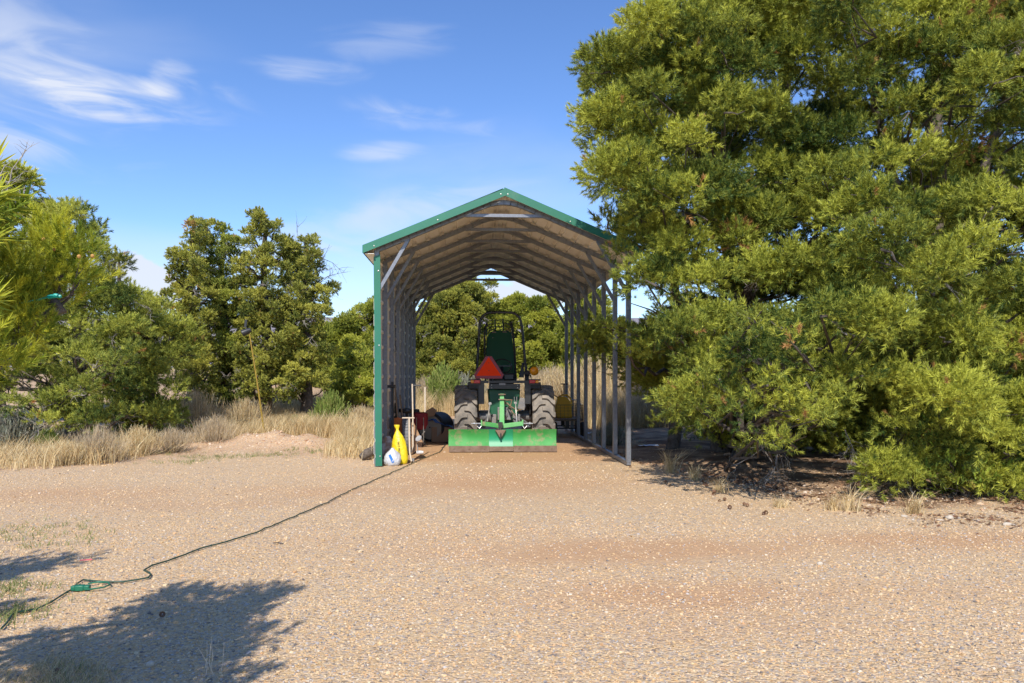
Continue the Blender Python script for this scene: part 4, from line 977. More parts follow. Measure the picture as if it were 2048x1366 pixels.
# ------------------------------------------------------------------ pinyon close to the camera at the left
def near_pine():
    g = random.Random(77); base = Vector((-3.35, 1.9, hz(-3.35, 1.9) - .05))
    cl = []
    for px, py, Y, r in ((130, 520, 2.72, .075), (108, 505, 2.75, .08), (172, 528, 2.7, .06), (160, 560, 2.72, .06), (95, 480, 2.75, .05), (75, 560, 2.65, .11), (120, 570, 2.7, .09), (150, 575, 2.75, .07), (85, 620, 2.65, .10), (135, 615, 2.75, .06),
                         (40, 640, 2.6, .11), (20, 590, 2.6, .12), (30, 690, 2.55, .11), (70, 665, 2.6, .08), (-30, 650, 2.5, .13), (10, 510, 2.7, .05), (-10, 640, 2.6, .12), (5, 735, 2.5, .06), (40, 555, 2.8, .08), (-60, 560, 2.6, .14), (-60, 720, 2.5, .12)):
        v = PY(px, py, Y); cl.append((v.x, v.y, v.z, r))
    for px, py, Y, r in ((-40, 740, 1.86, .07), (5, 748, 1.88, .035), (-90, 730, 1.85, .08)): v = PY(px, py, Y); cl.append((v.x, v.y, v.z, r))
    off = []
    for _ in range(48):
        v = PY(g.uniform(-400, -70), g.uniform(440, 760), g.uniform(1.95, 2.65)); off.append((v.x, v.y, v.z, g.uniform(.12, .17)))
    for _ in range(34):
        v = PY(g.uniform(-760, -140), g.uniform(620, 900), g.uniform(1.55, 2.25)); off.append((v.x, v.y, max(.75, v.z), g.uniform(.10, .15)))
    for _ in range(34):
        v = PY(g.uniform(-950, -430), g.uniform(690, 840), g.uniform(1.6, 2.2)); off.append((v.x, v.y, max(.7, v.z), g.uniform(.11, .16)))
    for _ in range(46):
        a = g.uniform(0, 6.28); rr = g.uniform(.3, .9); z = g.uniform(.9, 1.9); k = rr * (1.1 - .25 * abs(z - 1.6))
        x = base.x + math.cos(a) * k; y = base.y - .3 + math.sin(a) * k
        if x < -.95 * y * .8: off.append((x, y, z, g.uniform(.2, .32)))
    sub = cl
    tr = tree('pinyon_pine', 'close pinyon at the left edge with bright needles, round cones and a teal cord', 'pine tree', None,
              [([base, base + Vector((.05, 0, 1.2)), base + Vector((-.1, .05, 2.4)), base + Vector((-.05, 0, 3.4))], .11, .03),
               ([base + Vector((.03, 0, .9)), Vector((-2.7, 2.2, 1.35)), PY(40, 640, 2.65), PY(95, 590, 2.7), PY(125, 545, 2.72)], .035, .006),
               ([base + Vector((.03, 0, 1.0)), Vector((-2.6, 2.1, 1.3)), PY(-20, 690, 2.5), PY(30, 700, 2.55)], .03, .005)],
              sub, m_needle_near, T_NEAR, 400, .072, 51, limbs=.9, dead=0, limb_r=.007, kw=dict(upb=.75, lobe=.5, nl=16, dead=.004))
    P_, D_, S_, Tn = clump_sprays(off, 75, .12, np.random.default_rng(5), nl=12, lobe=.45); V, tn = sprays(P_, D_, S_, Tn, T_PIN); tri_mesh('crown', V, m_needle_near, tr, tone=tn)
    for px, py in ((87, 479), (108, 498), (158, 513), (185, 512)):
        mb = MB(); c = PY(px, py, 2.66); mb.lathe([(0, -.008), (.005, -.005), (.007, 0), (.005, .005), (0, .008)], c, (.2, .1, 1), 10); mb.build('cone', m_conefresh, tr)
    mb = MB(); c = PY(112, 596, 2.55); mb.tube([PY(40, 606, 2.6), PY(75, 600, 2.56), PY(95, 594, 2.55)], .003, 6); mb.tube([PY(96, 594, 2.55), PY(112, 591, 2.55), PY(122, 593, 2.55)], [.006, .008, .005], 8)
    tag(mb.build('teal_cord', m_teal), 'teal plastic cord looped through the close pinyon branch', 'cord')


near_pine()
# neighbour tree just outside the picture whose round crown shades the gravel at the left edge
g_ = random.Random(9); cc = Vector((-3.42, 2.97, 1.95)); cl = [(cc.x + g_.gauss(0, .18), cc.y + g_.gauss(0, .12), cc.z + g_.gauss(0, .10), .17) for _ in range(16)]
tree('juniper_tree', 'small round juniper off the left edge of the yard', 'juniper', None, [([(-4.0, 2.9, 0), (-3.9, 2.9, .9), (-3.45, 2.95, 1.8)], .05, .02)], cl, m_juniper, T_PIN, 60, .12, 52, dead=0, limb_r=.01)

# ------------------------------------------------------------------ left-hand pinyons and junipers
D_poly = [(95, 460), (130, 415), (165, 405), (195, 440), (225, 475), (238, 510), (225, 560), (260, 600), (290, 640), (300, 720), (290, 830), (240, 860), (150, 875), (80, 860), (10, 800), (-90, 790), (-90, 620), (20, 540), (60, 490)]
D_poly = [(x_ - (30 if x_ > 170 else 8 if x_ > 120 else 0), y_ + (22 if y_ < 600 else 0)) for x_, y_ in D_poly]
cD = fill(D_poly, 14.2, 1.3, 38, .28, 61, back=.7) + clist([(163, 418, 14.0, .13), (178, 425, 14.1, .12), (150, 430, 14.2, .12)])
tree('pinyon_pine', 'pointed dark green pinyon at the left of the yard with a rusty dead spray', 'pine tree', 'pinyons along the far side of the yard',
     [([gp(150, 14.6), W3(158, 760, 14.6), W3(160, 600, 14.6), W3(165, 430, 14.5)], .17, .03), ([gp(150, 14.6), W3(100, 700, 14.4), W3(20, 620, 14.3)], .09, .03)],
     cD, m_needle_cool, T_PIN, 62, .125, 62, limbs=.6, dead=20, deadlen=.55, kw=dict(nl=16, lobe=.44))
D2 = [(265, 560), (285, 590), (330, 590), (365, 640), (380, 710), (370, 790), (330, 850), (250, 860), (240, 760), (240, 620)]
D2 = [(x_ - (22 if x_ > 320 else 0), y_ + (28 if y_ < 660 else 0)) for x_, y_ in D2]
cD2 = fill(D2, 14.8, .8, 42, .30, 63, back=.7)
tree('pinyon_pine', 'bushy soft green pinyon leaning against the pointed one, left side', 'pine tree', 'pinyons along the far side of the yard',
     [([gp(300, 15), W3(305, 740, 15), W3(300, 600, 15)], .10, .03)], cD2, m_needle_cool, T_PIN, 62, .125, 64, dead=6, kw=dict(nl=16, lobe=.44))
D3 = [(190, 545), (208, 510), (222, 545), (236, 585), (252, 625), (250, 690), (200, 700)]
tree('pinyon_pine', 'narrow pinyon spire between the pointed pinyon and the bushy one', 'pine tree', 'pinyons along the far side of the yard',
     [([gp(235, 16.5), W3(240, 700, 16.5), W3(238, 520, 16.5)], .10, .02)], fill(D3, 16.5, .6, 40, .30, 65), m_needle_bg, T_PIN, 40, .16, 66, dead=4, kw=dict(nl=16, lobe=.44))
K = [(-160, 500), (-120, 400), (-20, 370), (10, 352), (40, 375), (44, 420), (60, 440), (100, 440), (110, 480), (80, 560), (60, 700), (-160, 700)]
rk = tree('juniper_tree', 'tall old juniper at the far left with bare silver branches', 'juniper', 'junipers behind the yard',
          [([gp(-10, 18), W3(-10, 700, 18), W3(0, 560, 18), W3(10, 380, 18)], .20, .04)], fill(K, 18, 1.2, 46, .38, 67, back=.5, holes=[(25, 490, 45)]), m_juniper, T_FAR, 110, .14, 68, dead=10, limbs=.6, kw=dict(nl=15))
mb = MB(); g_ = random.Random(4)
for a, d_ in (((-20, 560), (70, 520)), ((-20, 560), (50, 450)), ((-30, 480), (60, 400)), ((0, 540), (100, 600)), ((10, 500), (85, 480)), ((-20, 440), (30, 410))):
    pa, pb = W3(*a, 16.6), W3(*d_, 16.4); twig(mb, pa, pb - pa, (pb - pa).length * 1.3, .035, g_, 3)
mb.build('silver_branches', m_dead, rk, smooth=0)
# centre-left cluster
F1 = [(330, 600), (345, 520), (375, 455), (390, 438), (408, 470), (405, 520), (425, 560), (430, 700), (430, 800), (380, 812), (345, 760), (325, 680)]
F2 = [(410, 520), (425, 480), (440, 448), (460, 470), (470, 520), (480, 600), (480, 800), (420, 800), (415, 640)]
F3 = [(470, 560), (485, 480), (500, 430), (520, 424), (560, 445), (580, 480), (578, 540), (600, 600), (610, 760), (560, 795), (480, 800)]
F4 = [(580, 500), (600, 478), (628, 472), (632, 500), (605, 540), (640, 575), (668, 590), (655, 620), (630, 650), (650, 720), (640, 775), (580, 795), (570, 640)]
SPIRE = {385: ((388, 446), (398, 452), (352, 520), (406, 490)), 445: ((442, 455), (450, 462)), 530: ((505, 432), (520, 428), (556, 450), (490, 470), (574, 482)), 610: ((603, 484), (626, 480), (655, 590), (640, 640))}
for i, (pl_, Y_, ax_, lab, md) in enumerate(((F1, 18.4, 385, 'juniper with two rounded tops, first of the clump behind the leaning pole', m_needle_bg), (F2, 19.2, 445, 'slim pinyon spire second in the clump behind the leaning pole', m_needle_cool),
                                           (F3, 18.6, 530, 'tallest pinyon of the clump, right behind the leaning pole', m_needle_bg), (F4, 19.0, 610, 'open-topped pinyon with bare twigs at the carport end of the clump', m_needle_bg))):
    top = min(q[1] for q in pl_)
    rt = tree('pinyon_pine', lab, 'pine tree', 'pinyons along the far side of the yard', [([gp(ax_, Y_), W3(ax_ + 4, 700, Y_), W3(ax_ - 2, 560, Y_), W3(ax_ + 2, top + 12, Y_)], .15, .03)],
              fill([(x_, y_ + (14 if y_ < 600 else 0)) for x_, y_ in pl_], Y_, 1.1, 21, .17, 70 + i, back=.8) + clist([(x_, y_, Y_ - .2, .12) for x_, y_ in SPIRE[ax_]]), md, T_FAR, 250, .085, 80 + i, dead=10, limbs=.5, deadlen=.5, kw=dict(lobe=.58, nl=13, tonevar=.2))
mb = MB(); g_ = random.Random(14)
for a, d_ in (((600, 600), (650, 490)), ((610, 590), (660, 540)), ((600, 560), (625, 470)), ((600, 520), (640, 500))):
    pa, pb = W3(*a, 18.9), W3(*d_, 18.8); twig(mb, pa, pb - pa, (pb - pa).length * 1.1, .018, g_, 2)
mb.build('bare_treetop', m_limb, rt, smooth=0)
# behind the carport
SPEC = [
 ('juniper_tree', 'pale grey-green juniper beyond the left carport wall', [(655, 640), (690, 605), (720, 590), (745, 585), (790, 600), (800, 808), (690, 808), (650, 768)], 25, 715, m_juniper, .42, 12),
 ('juniper_tree', 'low yellow-green juniper just left of the green corner post', [(672, 720), (690, 690), (730, 660), (775, 690), (790, 818), (680, 813), (665, 778)], 21.5, 725, m_juniper, .33, 0),
 ('juniper_tree', 'tall dark-topped juniper seen through the carport left of the tractor', [(800, 640), (835, 590), (868, 562), (900, 548), (930, 543), (960, 548), (985, 562), (988, 590), (955, 605), (948, 680), (940, 768), (880, 803), (800, 808)], 29, 890, m_needle_bg, .40, 14),
 ('juniper_tree', 'rounded yellow-green juniper seen through the carport behind the tractor', [(945, 650), (985, 605), (1005, 585), (1040, 572), (1085, 572), (1120, 610), (1138, 690), (1130, 798), (1040, 808), (950, 798)], 29.5, 1050, m_juniper, .44, 12),
 ('juniper_tree', 'yellow-green juniper seen between the right-hand carport posts', [(1125, 620), (1150, 565), (1185, 552), (1215, 585), (1230, 640), (1235, 768), (1140, 788)], 27, 1180, m_juniper, .44, 8),
 ('juniper_tree', 'juniper beyond the front right post, lower than its neighbour', [(1215, 660), (1245, 625), (1280, 640), (1320, 620), (1370, 640), (1370, 773), (1220, 778)], 28, 1290, m_juniper, .44, 4),
 ('juniper_tree', 'shaded juniper standing behind the trunk of the tall pinyon', [(1340, 640), (1420, 590), (1520, 600), (1600, 650), (1610, 808), (1340, 818)], 22, 1470, m_needle_bg, .5, 4),
 ('juniper_tree', 'dark juniper behind the gap between the two big pinyons', [(1580, 680), (1640, 600), (1740, 560), (1830, 620), (1860, 720), (1840, 828), (1600, 828)], 20, 1710, m_needle_cool, .5, 4),
 ('juniper_tree', 'dark juniper behind the broad right pinyon', [(1840, 700), (1900, 560), (2020, 540), (2150, 600), (2200, 788), (2100, 848), (1860, 848)], 17, 1990, m_needle_cool, .5, 4),
 ('juniper_tree', 'grey-green juniper in the gap between the left clump and the carport, furthest back', [(560, 700), (600, 640), (640, 625), (672, 640), (690, 700), (680, 798), (570, 798)], 30, 630, m_juniper, .5, 8),
]
for i, (nm, lab, pl_, Y_, ax_, md, rd, dd) in enumerate(SPEC):
    pl_ = [(x_, y_ + (rd * .85 + .10) * 1900 / Y_ if y_ < 700 else y_) for x_, y_ in pl_]
    top = min(q[1] for q in pl_)
    tree(nm, lab, 'juniper', 'junipers behind the yard', [([gp(ax_, Y_), W3(ax_ + 3, (top + HY) / 2, Y_), W3(ax_, top + 20, Y_)], .16, .04)],
         fill(pl_, Y_, 1.2, rd * 1500 / Y_ * .80, rd * .68, 100 + i, back=.6), md, T_FAR, 170, .10, 120 + i, dead=dd, limbs=.5, deadlen=.8, kw=dict(nl=14, lobe=.55, tonevar=.2))
# far woodland beyond
def woodland():
    g = random.Random(2); cl = []
    for _ in range(210):
        d = g.uniform(48, 150); a = g.uniform(-1.05, 1.05); x, y = d * math.sin(a), d * math.cos(a)
        h = g.uniform(2.0, 3.2); r = g.uniform(.8, 1.4); b0 = hz(x, y)
        for k in range(5): cl.append((x + g.gauss(0, r * .4), y + g.gauss(0, r * .4), b0 + h * (.2 + .16 * k), r * (1.0 - .13 * k)))
    ng = np.random.default_rng(2)
    P, D, S, Tn = clump_sprays(cl, 1.1, .62, ng, lobe=.5, nl=2)
    V, tn = sprays(P, D, S, Tn, T_FAR, ng); tag(tri_mesh('woodland', V, m_needle_bg, tone=tn), kind='stuff')


woodland()

# ------------------------------------------------------------------ grass and shrubs
def blades(P, hgt, wid, lean, cols, g, n_each, spread):
    """curved two-part blades; returns quads"""
    n = len(P) * n_each; B = np.repeat(P, n_each, 0) + np.concatenate([g.normal(size=(n, 2)) * np.repeat(spread, n_each)[:, None], np.zeros((n, 1))], 1)
    h = np.repeat(hgt, n_each) * (.5 + .7 * g.random(n)); a = g.random(n) * 6.283; ln = lean * h * (.3 + g.random(n))
    dx = np.stack([np.cos(a), np.sin(a), 0 * a], -1); sd = np.stack([-np.sin(a + .8), np.cos(a + .8), 0 * a], -1)
    w = np.repeat(wid, n_each)[:, None]; up = np.array((0, 0, 1.))
    p0 = B; p1 = B + dx * (ln * .25)[:, None] + up * (h * .55)[:, None]; p2 = B + dx * ln[:, None] + up * (h * .97)[:, None]
    q1 = np.stack([p0 - sd * w, p0 + sd * w, p1 + sd * w * .8, p1 - sd * w * .8], 1); q2 = np.stack([p1 - sd * w * .8, p1 + sd * w * .8, p2 + sd * w * .25, p2 - sd * w * .25], 1)
    c = cols[g.integers(0, len(cols), n)] * (.8 + .4 * g.random((n, 1)))
    return np.concatenate([q1, q2]), np.concatenate([c, c])


straw = np.array([(.74, .57, .31), (.82, .68, .42), (.60, .43, .22), (.70, .58, .36), (.50, .39, .20)])
grey = np.array([(.50, .42, .30), (.62, .53, .38), (.38, .30, .21), (.62, .48, .28)])
greenish = np.array([(.20, .25, .08), (.28, .30, .11), (.34, .32, .15)])


def grass():
    g = np.random.default_rng(12); P = []
    def region(n, x0, x1, y0, y1, thr=.45, s=.9, hh=.42):
        x = g.uniform(x0, x1, n); y = g.uniform(y0, y1, n); k = vnoise(x, y, s, 33) + .25 * g.random(n) > thr
        k &= ~((np.abs(x - .48) < 2.05) & (y > 10.5) & (y < 18.4)); k &= y > gravel_edge(x) + .9 * g.random(n) ** 2 * vnoise(x, y, .7, 37) * 2 - .1
        e = ((x - MOUND.x) / 1.7) ** 2 + ((y - MOUND.y) / .9) ** 2; k &= e > 1; k &= (y > 14.6) | (x < -5.4) | (x > -2.35)
        x, y = x[k], y[k]; P.append(np.stack([x, y, HZ(x, y) - .02, hh * (.35 + .75 * vnoise(x, y, 1.7, 35) + .45 * vnoise(x, y, .4, 36))], -1))
    region(2300, -10, -4.6, 12.4, 17.5, .58, hh=.27); region(2300, -5.4, -1.45, 13.9, 18.5, .36, hh=.52); region(500, -2.3, -1.45, 11.6, 14.2, .2, hh=.42); region(3600, -8, -1.45, 17.5, 23, .3, hh=.5); region(3600, -1.9, 3.4, 22.6, 28, .3, hh=.62); region(2600, 2.9, 6.8, 18.8, 25, .36, hh=.75)
    region(900, -9, -5, 10.5, 13, .5, hh=.34)
    Q = np.concatenate(P); V, c = blades(Q[:, :3], Q[:, 3], np.full(len(Q), .0042), .45, straw, g, 12, np.full(len(Q), .09))
    tag(tri_mesh('dry_grass', V, m_straw, col=np.clip(c, 0, .9)), kind='stuff')
    # green and straw weeds at the foot of the picture and along the yard edge
    x = g.uniform(-2.9, -1.0, 1500); y = g.uniform(2.7, 3.7, 1500); k = (vnoise(x, y, .25, 40) > .45) & (y < 3.55 + (-1.9 - x) * .45) & (x < -.85 * y * .55)
    x, y = x[k], y[k]; q = np.stack([x, y, HZ(x, y) - .01], -1)
    V1, c1 = blades(q, np.full(len(q), .07), np.full(len(q), .0013), 1.1, np.concatenate([straw, greenish, grey]), g, 7, np.full(len(q), .03))
    sp = [(18, 1075, .35), (60, 1080, .3), (15, 1180, .15), (30, 1225, .15)]; qq = []
    for px, py, s_ in sp:
        p = GP(px, py)
        for _ in range(42): xx, yy = p.x + g.normal() * s_, p.y + g.normal() * s_ * .9; qq.append((xx, yy, hz(xx, yy) - .005))
    for px, py, s_ in ((300, 908, .4), (480, 915, .35), (545, 912, .25), (590, 905, .3), (660, 905, .3), (410, 915, .3), (360, 925, .3)):
        p = GP(px, py)
        for _ in range(34): xx, yy = p.x + g.normal() * s_, p.y + g.normal() * s_ * .5; qq.append((xx, yy, hz(xx, yy) - .005))
    qq = np.array(qq); V2, c2 = blades(qq, np.full(len(qq), .05), np.full(len(qq), .0025), .9, greenish, g, 7, np.full(len(qq), .03))
    tag(tri_mesh('weeds', np.concatenate([V1, V2]), m_straw, col=np.clip(np.concatenate([c1, c2]), 0, .9)), kind='stuff')
    # fallen needles, bark and cone scales at the shaded edge of the yard
    n = 9000; x = g.uniform(2.4, 9, n); y = gravel_edge(x) + g.normal(size=n) * .55 - .05; k = vnoise(x, y, .28, 50) + .2 * g.random(n) > .55; x, y = x[k], y[k]
    q = np.stack([x, y, HZ(x, y) + .004], -1); n = len(q); a = g.random(n) * 6.283; l_ = .008 + .022 * g.random(n); w_ = .003 + .006 * g.random(n)
    u = np.stack([np.cos(a), np.sin(a), g.normal(size=n) * .25], -1) * l_[:, None]; v = np.stack([-np.sin(a), np.cos(a), g.normal(size=n) * .3], -1) * w_[:, None]
    V = np.stack([q - u - v, q + u - v, q + u + v, q - u + v], 1); V[:, :, 2] += .004
    pal = np.array([(.24, .12, .07), (.34, .19, .11), (.16, .09, .06), (.42, .28, .18)]); tag(tri_mesh('needle_litter', V, m_straw, col=pal[g.integers(0, 4, n)] * (.8 + .4 * g.random((n, 1)))), kind='stuff')


grass()


def shrub_mesh(name, seed, cols, h=.6, n=420, wide=.6, leafy=False, stem=.0032):
    g = np.random.default_rng(seed); a = g.random(n) * 6.283; sp = np.abs(g.normal(size=n)) * wide * .55
    root = np.stack([np.cos(a) * .04, np.sin(a) * .04, 0 * a - .03], -1) * (1 + g.random((n, 1)) * 2)
    hh = h * (1.05 - .35 * (sp / wide) ** 2) * (.65 + .4 * g.random(n)); tip = np.stack([np.cos(a) * sp, np.sin(a) * sp, np.maximum(hh, .12)], -1) + g.normal(size=(n, 3)) * .03
    Q = []; C = []
    def seg(p, q, w0, w1, c):
        s_ = unit(np.cross(q - p, g.normal(size=p.shape))); w0 = np.broadcast_to(w0, (len(p),))[:, None]; w1 = np.broadcast_to(w1, (len(p),))[:, None]
        Q.append(np.stack([p - s_ * w0, p + s_ * w0, q + s_ * w1, q - s_ * w1], 1)); C.append(c)
    mid = root + (tip - root) * .5 + np.stack([np.cos(a), np.sin(a), 0 * a], -1) * (sp * .12)[:, None] - np.array((0, 0, .04))
    c = cols[g.integers(0, len(cols), n)] * (.75 + .5 * g.random((n, 1)))
    seg(root, mid, stem * 1.5, stem, c * .7); seg(mid, tip, stem, stem * .5, c)
    for k in range(5):
        t = .35 + .6 * g.random((n, 1)); b = mid + (tip - mid) * t; d = unit(tip - mid) + g.normal(size=(n, 3)) * .4 + np.array((0, 0, .3))
        e = b + unit(d) * (.05 + .09 * g.random((n, 1))) * (h / .6); cc = cols[g.integers(0, len(cols), n)] * (.85 + .5 * g.random((n, 1))); seg(b, e, stem * .6, stem * .35 if not leafy else stem * 1.2, cc)
    return np.concatenate(Q), np.clip(np.concatenate(C), 0, .9)


def put_shrub(name, lab, cat, group, px, py, V, c, sc=1.0, sz=1.0, Yd=None):
    if Yd is None: p = GT(px, py)
    else: v = PY(px, HY, Yd); p = Vector((v.x, v.y, hz(v.x, v.y)))
    W_ = V * np.array((sc, sc, sc * sz)); o = tri_mesh(name, W_, m_straw, col=c); o.location = (p.x, p.y, p.z - .01); o.rotation_euler = (0, 0, random.uniform(0, 6.28))
    return tag(o, lab, cat, group)


S_grey = [shrub_mesh('s', 1, grey, .62, 460, .62), shrub_mesh('s', 2, grey, .55, 420, .6)]
S_straw = [shrub_mesh('s', 3, np.concatenate([straw, grey]), .6, 460, .55), shrub_mesh('s', 4, straw, .55, 420, .6)]
S_sage = [shrub_mesh('s', 5, np.array([(.26, .28, .20), (.34, .35, .27), (.22, .20, .16)]), .6, 520, .62, True, .0045)]
S_green = [shrub_mesh('s', 6, np.array([(.17, .24, .05), (.24, .30, .07), (.30, .32, .10)]), .8, 620, .42, True, .006)]
gr1 = 'dry shrubs along the yard edge'
for r in (('rabbitbrush_shrub', 'grey twiggy shrub at the far left under the pinyon', 20, 905, S_sage[0], 1.25, .9), ('rabbitbrush_shrub', 'pale grey leggy shrub at the gravel edge in the straw grass', 195, 925, S_grey[0], .75, 1.1),
          ('rabbitbrush_shrub', 'silvery shrub left of the mound, second from it', 345, 905, S_grey[1], .8, .9), ('rabbitbrush_shrub', 'wide silvery shrub touching the foot of the dirt mound', 430, 893, S_grey[0], .9, .95),
          ('rabbitbrush_shrub', 'tan shrub with pale seed heads behind the silvery ones', 390, 872, S_straw[0], 1.3, 1.15), ('rabbitbrush_shrub', 'straw-coloured low shrub between the leggy grey shrub and the silvery ones', 275, 910, S_straw[1], .9, .9),
          ('rabbitbrush_shrub', 'golden dried bunch on the yard edge left of the leggy grey shrub', 130, 930, S_straw[1], .7, .9),
          ('rabbitbrush_shrub', 'tan shrub behind the leaning pole', 490, 862, S_straw[0], 1.2, 1.0), ('rabbitbrush_shrub', 'dry shrub just left of the green corner post', 722, 868, S_straw[0], 1.1, .9)):
    put_shrub(r[0], r[1], 'shrub', gr1, r[2], r[3], *r[4], r[5], r[6])
for q_ in (('low green shrub at the foot of the bushy pinyon', 300, 872, .6), ('green sprig of a shrub right behind the dirt mound', 590, 865, .5), ('dark green weed shrub between the grey one and the far-left pinyon', 95, 905, .5)): put_shrub('green_shrub', q_[0], 'shrub', None, q_[1], q_[2], *S_green[0], q_[3], .9)
put_shrub('green_shrub', 'small feathery green shrub in the dry grass left of the carport', 'shrub', None, 662, 868, *S_green[0], 1.05, 1.0)
put_shrub('green_shrub', 'bright green young juniper bush seen between the carport wall and the tractor', 'shrub', None, 888, 800, *S_green[0], 1.5, 1.1, Yd=24.0)
for i, (lab, px, Yd, S, sc, sz) in enumerate((('tan rabbitbrush behind the right-hand carport posts', 1185, 23.5, S_straw[0], 2.9, .95), ('pale rabbitbrush next to the front right post', 1235, 21.5, S_straw[1], 2.7, 1.0), ('grey dead-twig shrub right of the front right post', 1290, 20.5, S_grey[0], 2.6, .9),
        ('grey brush shaded by the tall pinyon, behind the posts', 1325, 19.5, S_grey[1], 2.2, .9), ('brown shrub behind the yellow can on the trolley', 1110, 24.0, S_straw[0], 2.2, 1.0), ('grey shrub behind the right rear tyre of the tractor', 1075, 24.5, S_grey[1], 2.0, 1.1),
        ('pale grey shrub far behind the carport wall end', 850, 25.0, S_grey[0], 1.7, .9), ('sage shrub seen through the carport beside the cardboard drum', 925, 25.0, S_sage[0], 1.7, 1.0), ('small sage plant at the post feet beside the pinyon', 1222, 14.2, S_sage[0], .7, .9))):
    put_shrub('rabbitbrush_shrub', lab, 'shrub', 'brush around the carport', px, 0, *S, sc, sz, Yd=Yd)
# straw tufts on the right-hand edge
for i, (px, py, s_) in enumerate(((1340, 945, .9), (1700, 1022, .75), (1440, 985, .5), (1560, 1015, .35), (1830, 1028, .6), (1390, 960, .6), (1665, 1020, .45), (560, 858, .7))):
    g = np.random.default_rng(200 + i); n = 26; p = GT(px, py); q = np.zeros((n, 3)); V, c = blades(q, np.full(n, .34 * s_), np.full(n, .0030), .8, straw, g, 4, np.full(n, .035))
    o = tri_mesh('grass_tuft', V, m_straw, col=np.clip(c, 0, .9)); o.location = (p.x, p.y, p.z - .01)
    tag(o, ['straw tuft beside the front right carport post', 'largest straw tuft at the yard edge before the shade', 'short green-tan tuft at the shade edge', 'tiny tuft at the rim of the shaded hollow', 'thin dry stalks under the young juniper', 'arching straw tuft under the tall pinyon', 'small tuft next to the largest straw tuft', 'tuft on top of the dirt mound'][i], 'grass tuft', 'grass tufts on the yard edge')

# ------------------------------------------------------------------ things stored in the carport
def ground_at(px, py): p = GP(px, py); return Vector((p.x, p.y, hz(p.x, p.y)))


def bag_mesh(prof, c, seed, n=26, m_=None, lean=(0, 0), sq=.8, lump=.03):
    """soft bag: prof of (height, half width), lumpy"""
    g = random.Random(seed); mb = MB(); vs_ = []; k = len(prof); ph = [g.uniform(0, 6.28) for _ in range(6)]
    for i, (z, r) in enumerate(prof):
        for j in range(n):
            a = 2 * math.pi * j / n; w_ = 1 + lump * (math.sin(3 * a + ph[0] + z * 14) + math.sin(5 * a + ph[1] - z * 22) + .7 * math.sin(9 * a + ph[2] + z * 40) + .5 * math.sin(13 * a + z * 60))
            vs_.append((c[0] + math.cos(a) * r * w_ + lean[0] * z, c[1] + math.sin(a) * r * sq * w_ + lean[1] * z, c[2] + z))
    fs = [(i * n + j, i * n + (j + 1) % n, (i + 1) * n + (j + 1) % n, (i + 1) * n + j) for i in range(k - 1) for j in range(n)] + [tuple(range(n))[::-1], tuple(range((k - 1) * n, k * n))]
    return mb.add(vs_, fs)


def text(body, size, loc, rot, m, parent, ext=.0008, name='lettering'):
    cu = bpy.data.curves.new(name, 'FONT'); cu.body = body; cu.size = size; cu.extrude = ext; cu.align_x = 'CENTER'; cu.align_y = 'CENTER'
    o = bpy.data.objects.new('tmp', cu); COL.objects.link(o); bpy.context.view_layer.update()
    me = bpy.data.meshes.new_from_object(o); bpy.data.objects.remove(o)
    me.transform(Matrix.Translation(Vector(loc)) @ rot.to_4x4()); me.materials.append(m); me.name = name
    return link(name, me, parent)


# yellow salt bag leaning back, tied neck at the top
c = ground_at(803, 929); c.z -= .005
bg_ = thing('salt_bag', c, 'bright yellow filled bag with black lettering and a twisted neck by the green post', 'bag')
bag_mesh([(0, .05), (.02, .085), (.08, .105), (.16, .115), (.26, .112), (.34, .098), (.42, .070), (.47, .042), (.50, .024), (.52, .020), (.54, .030), (.57, .042), (.585, .038)], c, 3, lean=(-.13, .12), sq=.62, lump=.022).build('bag_body', m_yellow, bg_, smooth=60)
tilt = Matrix.Rotation(R(-7), 3, 'Y') @ Matrix.Rotation(R(83), 3, 'X')
for body, z_, sz_, dx in (('SALT PELLETS', .23, .040, -.002),):
    up_ = Vector((-.13, .12, 1)).normalized()
    rot = Matrix.Rotation(R(-7.4), 3, 'Y') @ Matrix.Rotation(R(83), 3, 'X') @ Matrix.Rotation(R(-90 if len(body) > 8 else 0), 3, 'Z')
    hw_ = .115 * .62 if z_ < .3 else .078 * .62
    text(body, sz_, c + Vector((-.13 * z_ + dx, .12 * z_ - hw_ - .010, z_)), rot, m_text, bg_, .0015)
# white plastic bag with blue label
c = ground_at(785, 932)
wb = thing('plastic_bag', c, 'round white plastic bag with a blue label at the foot of the green post', 'bag')
bag_mesh([(0, .085), (.03, .115), (.08, .128), (.13, .122), (.18, .095), (.215, .055), (.24, .03), (.26, .02)], c, 5, sq=.85, lump=.035).build('bag_body', m_whitebag, wb, smooth=50)
mb = MB(); mb.box(c + Vector((-.005, -.112, .115)), (.034, .006, .125), Matrix.Rotation(R(-24), 3, 'Y') @ Matrix.Rotation(R(4), 3, 'X')); mb.build('label', m_blue, wb)
c = ground_at(771, 925) + Vector((0, .16, 0))
sk = bag_mesh([(0, .10), (.08, .12), (.2, .11), (.28, .09), (.34, .06), (.38, .03)], c, 8, lean=(.05, .05), sq=.5, lump=.07).build('feed_sack', mat('printed_sack', (.58, .56, .58), .5, col2=(.34, .24, .20), nscale=9, amt=.15), None, smooth=50)
tag(sk, 'crumpled white and brown sack slumped behind the round white bag', 'sack')

